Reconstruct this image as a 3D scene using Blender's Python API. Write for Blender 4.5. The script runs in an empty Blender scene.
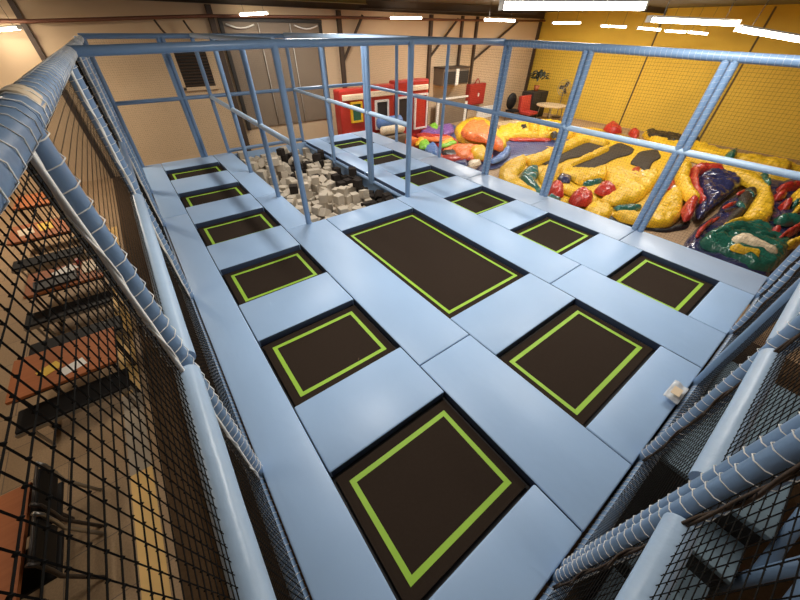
import bpy, bmesh, math, random
from mathutils import Vector, Matrix, noise
from mathutils.geometry import delaunay_2d_cdt

random.seed(11)
scene = bpy.context.scene
COL = scene.collection
FLOOR = -1.2          # z = 0 is the top of the trampoline padding

CUBES = [[2.607,7.867,-0.307,0.67,1.57,0.0],[2.286,6.817,-0.308,-2.69,-1.57,0.0],[2.598,6.43,-0.308,1.53,1.57,0.0],[2.024,8.777,-0.308,-1.57,-0.0,-1.65],[3.176,6.268,-0.308,1.53,1.57,0.0],[3.191,9.873,-0.308,-1.12,1.57,0.0],[2.888,7.579,-0.308,1.7,1.57,0.0],[2.901,10.666,-0.308,2.95,1.57,0.0],[2.037,10.043,-0.308,1.57,-0.0,0.05],[3.723,6.967,-0.308,2.88,1.57,0.0],[2.042,10.467,-0.308,-1.57,0.0,2.85],[2.301,8.082,-0.308,1.57,-0.0,-2.95],[2.296,9.25,-0.308,0.0,-0.0,2.84],[2.336,7.279,-0.308,0.4,1.57,0.0],[2.879,6.138,-0.308,1.5,1.57,0.0],[2.885,5.591,-0.308,1.29,1.57,0.0],[3.46,9.025,-0.308,1.57,0.0,-0.32],[3.748,6.706,-0.308,-1.57,-0.0,-1.27],[4.031,7.236,-0.308,3.06,1.57,0.0],[4.047,5.928,-0.308,0.71,1.57,0.0],[2.298,10.443,-0.308,-1.73,-1.57,0.0],[3.508,5.739,-0.307,3.01,1.57,0.0],[2.038,9.34,-0.308,0.07,-1.57,0.0],[3.23,7.882,-0.308,-0.15,1.57,0.0],[2.892,9.304,-0.308,0.0,3.14,0.5],[2.643,6.688,-0.307,0.0,-0.0,-0.08],[3.456,10.731,-0.308,-1.57,-0.0,2.52],[3.737,7.328,-0.308,0.0,3.14,-0.98],[2.239,6.14,-0.308,-3.14,0.0,0.72],[2.026,10.666,-0.308,1.29,1.57,-0.55],[3.523,9.755,-0.308,-0.0,3.14,1.41],[2.31,7.631,-0.307,-1.57,0.0,-2.28],[3.728,10.7,-0.307,0.41,-1.57,0.0],[2.605,10.122,-0.308,-1.93,1.57,0.0],[2.902,8.236,-0.308,-1.57,-0.0,-0.73],[3.704,7.812,-0.308,2.03,1.57,0.0],[3.153,8.936,-0.307,1.68,1.57,0.0],[2.871,6.995,-0.308,-1.57,-0.0,1.97],[3.186,10.191,-0.308,1.33,-1.57,0.0],[3.477,7.563,-0.308,1.23,-1.57,0.0],[3.452,7.796,-0.308,-2.45,1.57,0.0],[2.595,9.223,-0.308,0.0,0.0,1.38],[3.817,10.532,-0.307,3.14,0.0,0.45],[2.889,10.382,-0.308,2.56,-1.57,0.0],[4.01,5.565,-0.308,-2.5,1.57,0.0],[2.94,8.481,-0.308,2.03,1.57,0.0],[2.605,7.278,-0.308,0.64,-1.57,0.0],[3.134,10.639,-0.308,1.57,-0.0,-2.16],[2.629,8.382,-0.308,1.57,-0.0,0.23],[4.03,8.787,-0.308,1.57,0.0,-2.87],[3.991,7.511,-0.308,1.74,-1.57,0.0],[4.065,10.489,-0.269,-0.0,-0.8,1.39],[2.98,8.71,-0.308,-2.87,1.57,0.0],[2.023,7.343,-0.308,-2.83,1.57,0.0],[3.179,8.168,-0.308,2.72,1.57,0.0],[2.312,8.386,-0.307,0.0,3.14,0.77],[3.157,10.407,-0.308,0.0,3.14,1.33],[2.606,9.006,-0.308,1.57,0.0,-0.14],[2.512,7.447,-0.308,3.14,-0.0,-0.93],[3.442,6.723,-0.308,-2.35,-1.57,0.0],[3.43,6.484,-0.308,1.42,-1.57,0.0],[3.433,9.282,-0.308,0.0,-0.0,-0.9],[2.62,6.945,-0.307,1.57,-0.0,-0.08],[4.058,7.846,-0.307,-2.82,1.57,0.0],[3.167,7.324,-0.308,-0.71,-1.57,0.0],[2.262,5.747,-0.308,-0.0,3.14,-1.1],[2.103,10.485,-0.123,-1.57,-0.0,1.6],[2.633,10.356,-0.308,1.57,0.0,-0.88],[2.337,6.378,-0.308,-1.57,0.0,-1.47],[3.716,5.975,-0.308,3.14,0.0,0.12],[3.643,10.33,-0.307,-1.57,-0.0,1.61],[2.04,6.469,-0.308,0.0,-3.14,0.14],[3.734,8.18,-0.308,-0.0,0.0,-1.35],[3.735,6.374,-0.308,1.78,1.57,0.0],[2.593,9.894,-0.308,-3.14,0.0,-0.9],[3.21,6.455,-0.308,-1.52,-1.57,0.0],[2.828,7.23,-0.308,0.0,-0.0,-0.16],[2.027,10.703,-0.123,-3.14,-0.0,-0.55],[4.009,9.529,-0.308,-2.61,-1.57,0.0],[2.634,8.977,-0.123,-0.0,-3.14,1.48],[3.048,10.02,-0.307,2.1,1.57,0.0],[2.662,9.649,-0.307,-1.57,-0.0,-2.48],[3.19,6.709,-0.308,1.31,1.57,0.0],[2.776,8.028,-0.308,-1.57,0.0,-2.42],[3.757,7.381,-0.123,1.5,1.57,0.0],[2.918,6.989,-0.123,-0.2,1.57,0.0],[3.207,10.379,-0.123,-1.57,0.0,-2.38],[4.029,9.093,-0.307,-1.57,0.0,1.97],[3.71,5.549,-0.308,-1.39,1.57,1.12],[3.455,7.343,-0.308,-1.49,-1.57,0.0],[2.068,9.577,-0.308,1.89,-1.57,0.0],[2.23,6.82,-0.123,0.27,1.57,0.0],[2.306,10.003,-0.307,-1.61,-1.57,0.0],[3.191,9.304,-0.308,-1.57,-0.0,0.9],[3.98,6.132,-0.308,0.51,-1.57,0.0],[3.718,10.725,-0.123,1.57,0.0,-2.48],[2.318,7.856,-0.307,-3.14,-1.57,0.0],[3.107,7.58,-0.308,1.07,-1.57,0.0],[3.42,6.987,-0.308,-1.57,0.0,-1.54],[3.973,6.522,-0.308,3.14,0.0,0.01],[2.58,6.457,-0.123,2.3,-1.57,0.0],[4.054,10.735,-0.308,1.92,1.57,0.0],[2.863,6.159,-0.123,-0.89,1.57,0.0],[2.962,10.383,-0.123,-0.62,1.57,0.0],[2.372,9.798,-0.308,-0.0,0.0,-2.92],[2.007,7.658,-0.308,0.0,3.14,-0.68],[2.615,9.278,-0.123,0.0,-3.14,1.06],[2.002,5.802,-0.308,1.57,0.0,1.73],[1.999,8.769,-0.123,2.11,1.57,0.0],[3.72,8.499,-0.308,-0.0,3.14,-1.4],[2.579,8.15,-0.308,0.0,0.0,-1.69],[2.054,8.127,-0.307,0.06,-1.57,0.0],[3.444,6.202,-0.307,-3.14,0.0,1.54],[2.854,9.315,-0.123,-1.57,-0.0,1.45],[1.993,6.93,-0.308,0.0,-3.14,-0.13],[2.326,7.283,-0.123,0.13,-1.57,2.6],[3.836,9.305,-0.308,-2.37,1.57,0.0],[3.127,10.673,-0.123,-3.02,-1.57,0.0],[2.575,7.309,-0.123,0.0,-0.0,1.77],[3.122,7.019,-0.308,1.22,1.57,0.0],[2.019,7.92,-0.307,3.14,-0.0,-0.25],[2.741,8.777,-0.308,-0.0,0.0,-1.71],[1.995,6.702,-0.307,2.66,1.57,0.0],[2.303,5.513,-0.308,3.14,0.0,-0.0],[3.065,5.68,-0.308,0.0,3.14,0.14],[2.012,7.355,-0.123,-2.25,1.57,0.0],[2.155,10.242,-0.197,-0.36,2.44,1.12],[3.436,8.771,-0.308,1.57,0.0,-1.51],[3.484,9.302,-0.123,3.14,-0.0,0.61],[3.979,7.579,-0.123,-0.22,1.57,1.26],[2.415,7.004,-0.308,-0.42,-1.57,0.0],[2.309,8.973,-0.308,0.0,0.0,1.83],[3.766,6.729,-0.123,-1.57,0.0,-1.8],[2.942,9.573,-0.307,-1.63,1.57,0.0],[2.018,8.336,-0.307,0.0,-3.14,0.39],[2.839,5.532,-0.122,-0.0,0.0,0.24],[2.877,6.366,-0.308,0.55,1.57,0.0],[2.403,7.461,-0.122,-1.57,0.0,2.63],[3.708,6.765,0.063,1.57,-0.0,1.92],[3.511,8.473,-0.308,1.31,1.57,0.0],[3.717,9.564,-0.307,1.95,1.57,0.0],[2.58,9.851,-0.123,1.57,0.0,-0.9],[3.228,8.154,-0.123,1.57,0.0,-0.0],[2.839,6.727,-0.308,-3.11,1.57,0.0],[3.271,5.879,-0.308,1.57,-0.0,2.87],[2.806,9.928,-0.308,-0.71,1.57,0.0],[3.49,10.086,-0.308,-1.57,-0.0,1.47],[2.658,7.618,-0.207,-1.0,-0.81,0.64],[2.209,7.876,-0.122,-1.57,-0.0,-2.35],[2.277,7.322,0.062,-0.06,1.57,2.69],[2.377,6.317,-0.123,-0.52,1.57,0.0],[3.478,6.001,-0.307,0.0,-0.0,-0.01],[3.221,6.979,-0.122,-2.15,1.57,0.0],[3.669,6.965,-0.123,0.0,3.14,1.45],[2.968,5.882,-0.308,-1.57,-0.0,-1.16],[3.457,8.606,-0.123,-0.0,-0.0,-1.67],[3.962,9.757,-0.308,-1.57,-0.0,-2.26],[2.525,8.791,-0.308,3.14,-0.0,-0.59],[3.115,6.06,-0.214,-0.78,-0.6,-1.58],[3.22,6.738,-0.123,2.65,1.57,0.0],[2.028,6.496,-0.123,2.01,-1.57,0.0],[3.279,7.853,-0.085,1.57,0.9,-1.8],[3.891,9.256,-0.122,-1.57,0.0,1.84],[2.982,7.221,-0.137,-0.2,-0.34,-2.65],[2.612,6.435,0.062,-1.57,0.0,0.96],[3.757,9.014,-0.308,-1.57,-0.0,1.75],[4.076,10.69,-0.123,1.69,-1.57,0.0],[2.741,10.522,-0.142,-2.25,-2.11,-0.16],[4.014,8.391,-0.308,1.57,1.57,0.0],[2.675,5.911,-0.308,-1.38,-1.57,0.0],[1.974,7.868,-0.122,0.13,-1.57,0.0],[3.543,5.581,-0.143,-0.79,2.65,0.49],[3.427,6.466,-0.123,-1.48,1.57,0.0],[3.48,9.054,-0.123,-1.4,1.57,0.0],[4.086,9.319,-0.308,1.56,-1.57,0.0],[3.749,8.539,-0.123,3.01,-1.57,0.0],[2.286,10.659,-0.308,-0.0,-3.14,-1.37],[2.616,10.118,-0.123,-1.66,1.57,0.0],[2.116,7.168,-0.122,1.57,0.0,-2.34],[3.298,5.586,-0.264,1.46,-2.59,0.08],[4.087,8.136,-0.307,-0.0,-0.0,-0.01],[3.127,7.405,-0.123,-0.0,-0.0,2.14],[3.721,6.504,-0.127,1.23,1.78,1.36],[2.51,10.499,-0.185,1.17,-2.44,-0.88],[2.06,5.873,-0.123,-1.57,0.0,-0.0],[3.694,7.574,-0.308,-1.57,0.0,-1.87],[1.996,9.854,-0.308,-0.0,0.0,-3.14],[3.437,10.431,-0.308,-3.07,-1.57,0.0],[3.211,6.479,-0.122,1.21,1.57,0.0],[2.582,5.582,-0.308,1.57,-0.0,1.56],[2.026,5.546,-0.307,3.14,-0.0,-1.13],[4.036,7.002,-0.307,2.72,-1.57,0.0],[3.759,5.78,-0.204,-0.89,-2.74,-0.18],[3.152,9.65,-0.308,-1.57,-0.0,-0.06],[2.619,9.243,0.063,-0.0,0.0,2.57],[2.626,6.091,-0.308,-1.75,1.57,0.0],[2.818,10.047,-0.123,0.0,0.0,-1.85],[3.459,6.914,-0.123,1.89,-1.57,0.0],[2.319,5.618,-0.123,0.0,-0.0,-2.18],[2.234,6.568,-0.199,0.88,3.1,0.09],[3.256,8.623,-0.308,1.57,-0.0,-1.12],[2.576,8.107,-0.122,-1.57,0.0,-1.63],[2.479,9.619,-0.122,-0.0,-0.0,0.06],[2.002,8.769,0.062,-0.0,0.0,0.83],[3.995,5.766,-0.143,-2.22,1.12,0.86],[3.741,6.175,-0.308,-0.0,0.0,1.48],[2.019,9.531,-0.123,-0.0,-0.0,0.94],[2.947,7.543,-0.123,0.34,-1.57,0.0],[4.056,9.079,-0.122,-1.4,-1.57,0.0],[4.087,5.547,-0.123,1.57,0.0,-1.57],[3.529,7.313,-0.122,1.57,-0.0,-3.08],[4.062,9.547,-0.123,-0.0,0.0,-1.41],[2.862,6.184,0.062,-0.0,3.14,0.22],[3.402,10.634,-0.123,-2.12,1.24,0.95],[2.369,5.944,-0.308,0.51,-1.57,0.0],[3.667,7.892,-0.123,0.01,1.57,0.0],[2.314,9.005,-0.123,-3.14,0.0,0.26],[3.431,10.395,-0.122,3.14,-0.0,-1.21],[2.955,8.678,-0.123,-1.57,0.0,2.87],[2.966,6.53,-0.186,0.88,-2.81,-0.29],[3.957,8.364,-0.122,2.94,1.57,0.0],[2.988,8.102,-0.146,1.04,2.28,-0.73],[4.047,5.982,-0.122,1.57,0.0,-1.6],[3.311,10.57,0.036,1.73,0.29,-1.67],[2.394,10.232,-0.187,0.87,0.23,-2.79],[2.467,10.747,-0.155,3.11,-0.49,0.2],[2.001,6.966,-0.123,-0.77,-1.57,0.0],[3.144,6.518,0.063,1.57,-0.0,0.62],[2.253,10.707,-0.123,1.57,0.0,-1.39],[2.356,9.26,-0.123,-1.57,0.0,0.69],[2.484,8.573,-0.22,-2.26,-0.58,-0.16],[4.032,6.746,-0.308,-1.57,-0.0,0.74],[3.817,5.515,-0.123,-3.14,-0.0,0.03],[1.979,7.667,-0.123,-0.0,3.14,-1.55],[3.31,10.02,-0.166,-1.97,-2.41,-0.09],[2.296,8.688,-0.308,0.0,3.14,-0.36],[2.945,7.557,0.062,-3.14,-0.0,1.14],[2.912,6.799,-0.122,-0.0,-0.0,-2.94],[2.587,5.557,-0.123,0.0,-0.0,-0.08],[2.955,9.793,-0.195,2.34,-0.74,-0.86],[3.316,7.5,-0.125,1.45,-0.13,1.95],[3.695,8.095,-0.123,0.0,0.0,-1.36],[3.161,5.534,-0.095,-0.83,0.2,-1.39],[3.35,9.796,-0.169,-0.2,2.37,-0.45],[2.783,5.749,-0.172,0.06,2.35,1.85],[3.748,8.733,-0.307,-1.41,1.57,0.0],[3.412,8.015,-0.308,-1.82,1.57,0.0],[2.544,7.297,0.062,-0.0,-3.14,-0.34],[3.969,10.028,-0.308,-2.14,-1.57,0.0],[2.194,7.052,-0.308,-0.68,1.57,0.0],[3.989,9.775,-0.123,-1.69,-1.57,0.0],[2.03,9.555,0.062,0.7,-1.57,0.0],[2.49,5.801,-0.194,-0.74,0.3,2.08],[2.179,7.54,-0.133,-0.17,-0.33,1.54],[3.819,9.294,0.062,1.57,0.0,-2.44],[2.026,6.218,-0.307,-0.0,0.0,-2.34],[4.042,7.585,0.062,3.14,0.0,1.23],[2.828,7.843,-0.12,-1.57,1.54,-0.06],[3.272,8.617,-0.122,-1.57,-0.0,-0.1],[2.399,9.531,-0.308,-0.75,1.57,0.0],[2.645,9.85,0.062,1.57,-0.0,2.01],[4.023,7.362,-0.123,2.84,1.57,0.0],[2.83,7.805,-0.307,-0.0,0.0,1.58],[4.061,9.519,0.062,-2.78,1.57,0.0],[3.895,8.786,-0.122,-0.03,1.57,2.53],[3.699,9.157,-0.143,-0.99,-0.08,-2.84],[2.954,9.07,-0.307,0.84,-1.57,0.0],[2.455,6.125,-0.155,0.23,-0.72,-2.97],[2.957,8.389,-0.123,-0.97,1.57,0.0],[2.098,8.55,-0.308,-0.0,-0.0,-2.21],[2.247,8.705,-0.123,3.14,-0.0,-0.74],[3.542,10.107,-0.123,2.2,1.57,-0.44],[2.572,8.326,-0.123,1.96,-1.57,0.0],[3.517,8.855,-0.122,-0.0,3.14,-0.22],[3.854,7.165,-0.181,-2.46,-0.86,1.2],[3.132,10.4,0.062,-0.92,-1.57,0.0],[2.07,9.952,-0.123,-1.57,0.0,-2.87],[3.318,8.356,-0.308,0.75,-1.57,0.0],[2.743,7.644,-0.025,-2.49,-0.96,0.47],[2.338,9.007,0.062,-2.15,-1.57,0.0],[3.754,10.135,-0.308,1.57,-0.0,1.6],[2.603,9.013,0.062,-2.12,-1.57,0.0],[3.066,5.738,-0.123,-0.6,1.57,0.0],[3.436,9.514,-0.308,1.54,1.57,0.0],[4.059,6.34,-0.178,1.96,0.72,1.58],[2.703,10.752,-0.123,1.57,-0.0,-1.51],[3.738,9.761,-0.307,-0.43,-1.57,0.0],[2.901,10.73,-0.123,0.0,0.0,3.12],[3.559,8.316,-0.14,-0.21,-0.22,2.59],[2.837,10.23,0.005,0.52,-2.32,0.62],[2.651,10.712,-0.308,0.0,-0.0,1.71],[3.179,7.655,-0.026,-2.02,-0.55,1.93],[3.054,7.881,-0.161,1.34,-2.22,0.15],[2.07,10.767,0.062,-1.57,0.0,-3.14],[2.472,8.98,0.248,1.46,-1.57,0.0],[2.075,9.047,-0.307,-1.57,0.0,-2.34],[3.342,5.783,-0.103,-1.32,-0.0,-3.13],[3.974,10.287,-0.226,1.14,-0.77,-1.75],[2.418,6.634,-0.308,-1.57,0.0,-3.0],[2.619,5.541,0.062,0.0,-0.0,1.49]]
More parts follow.
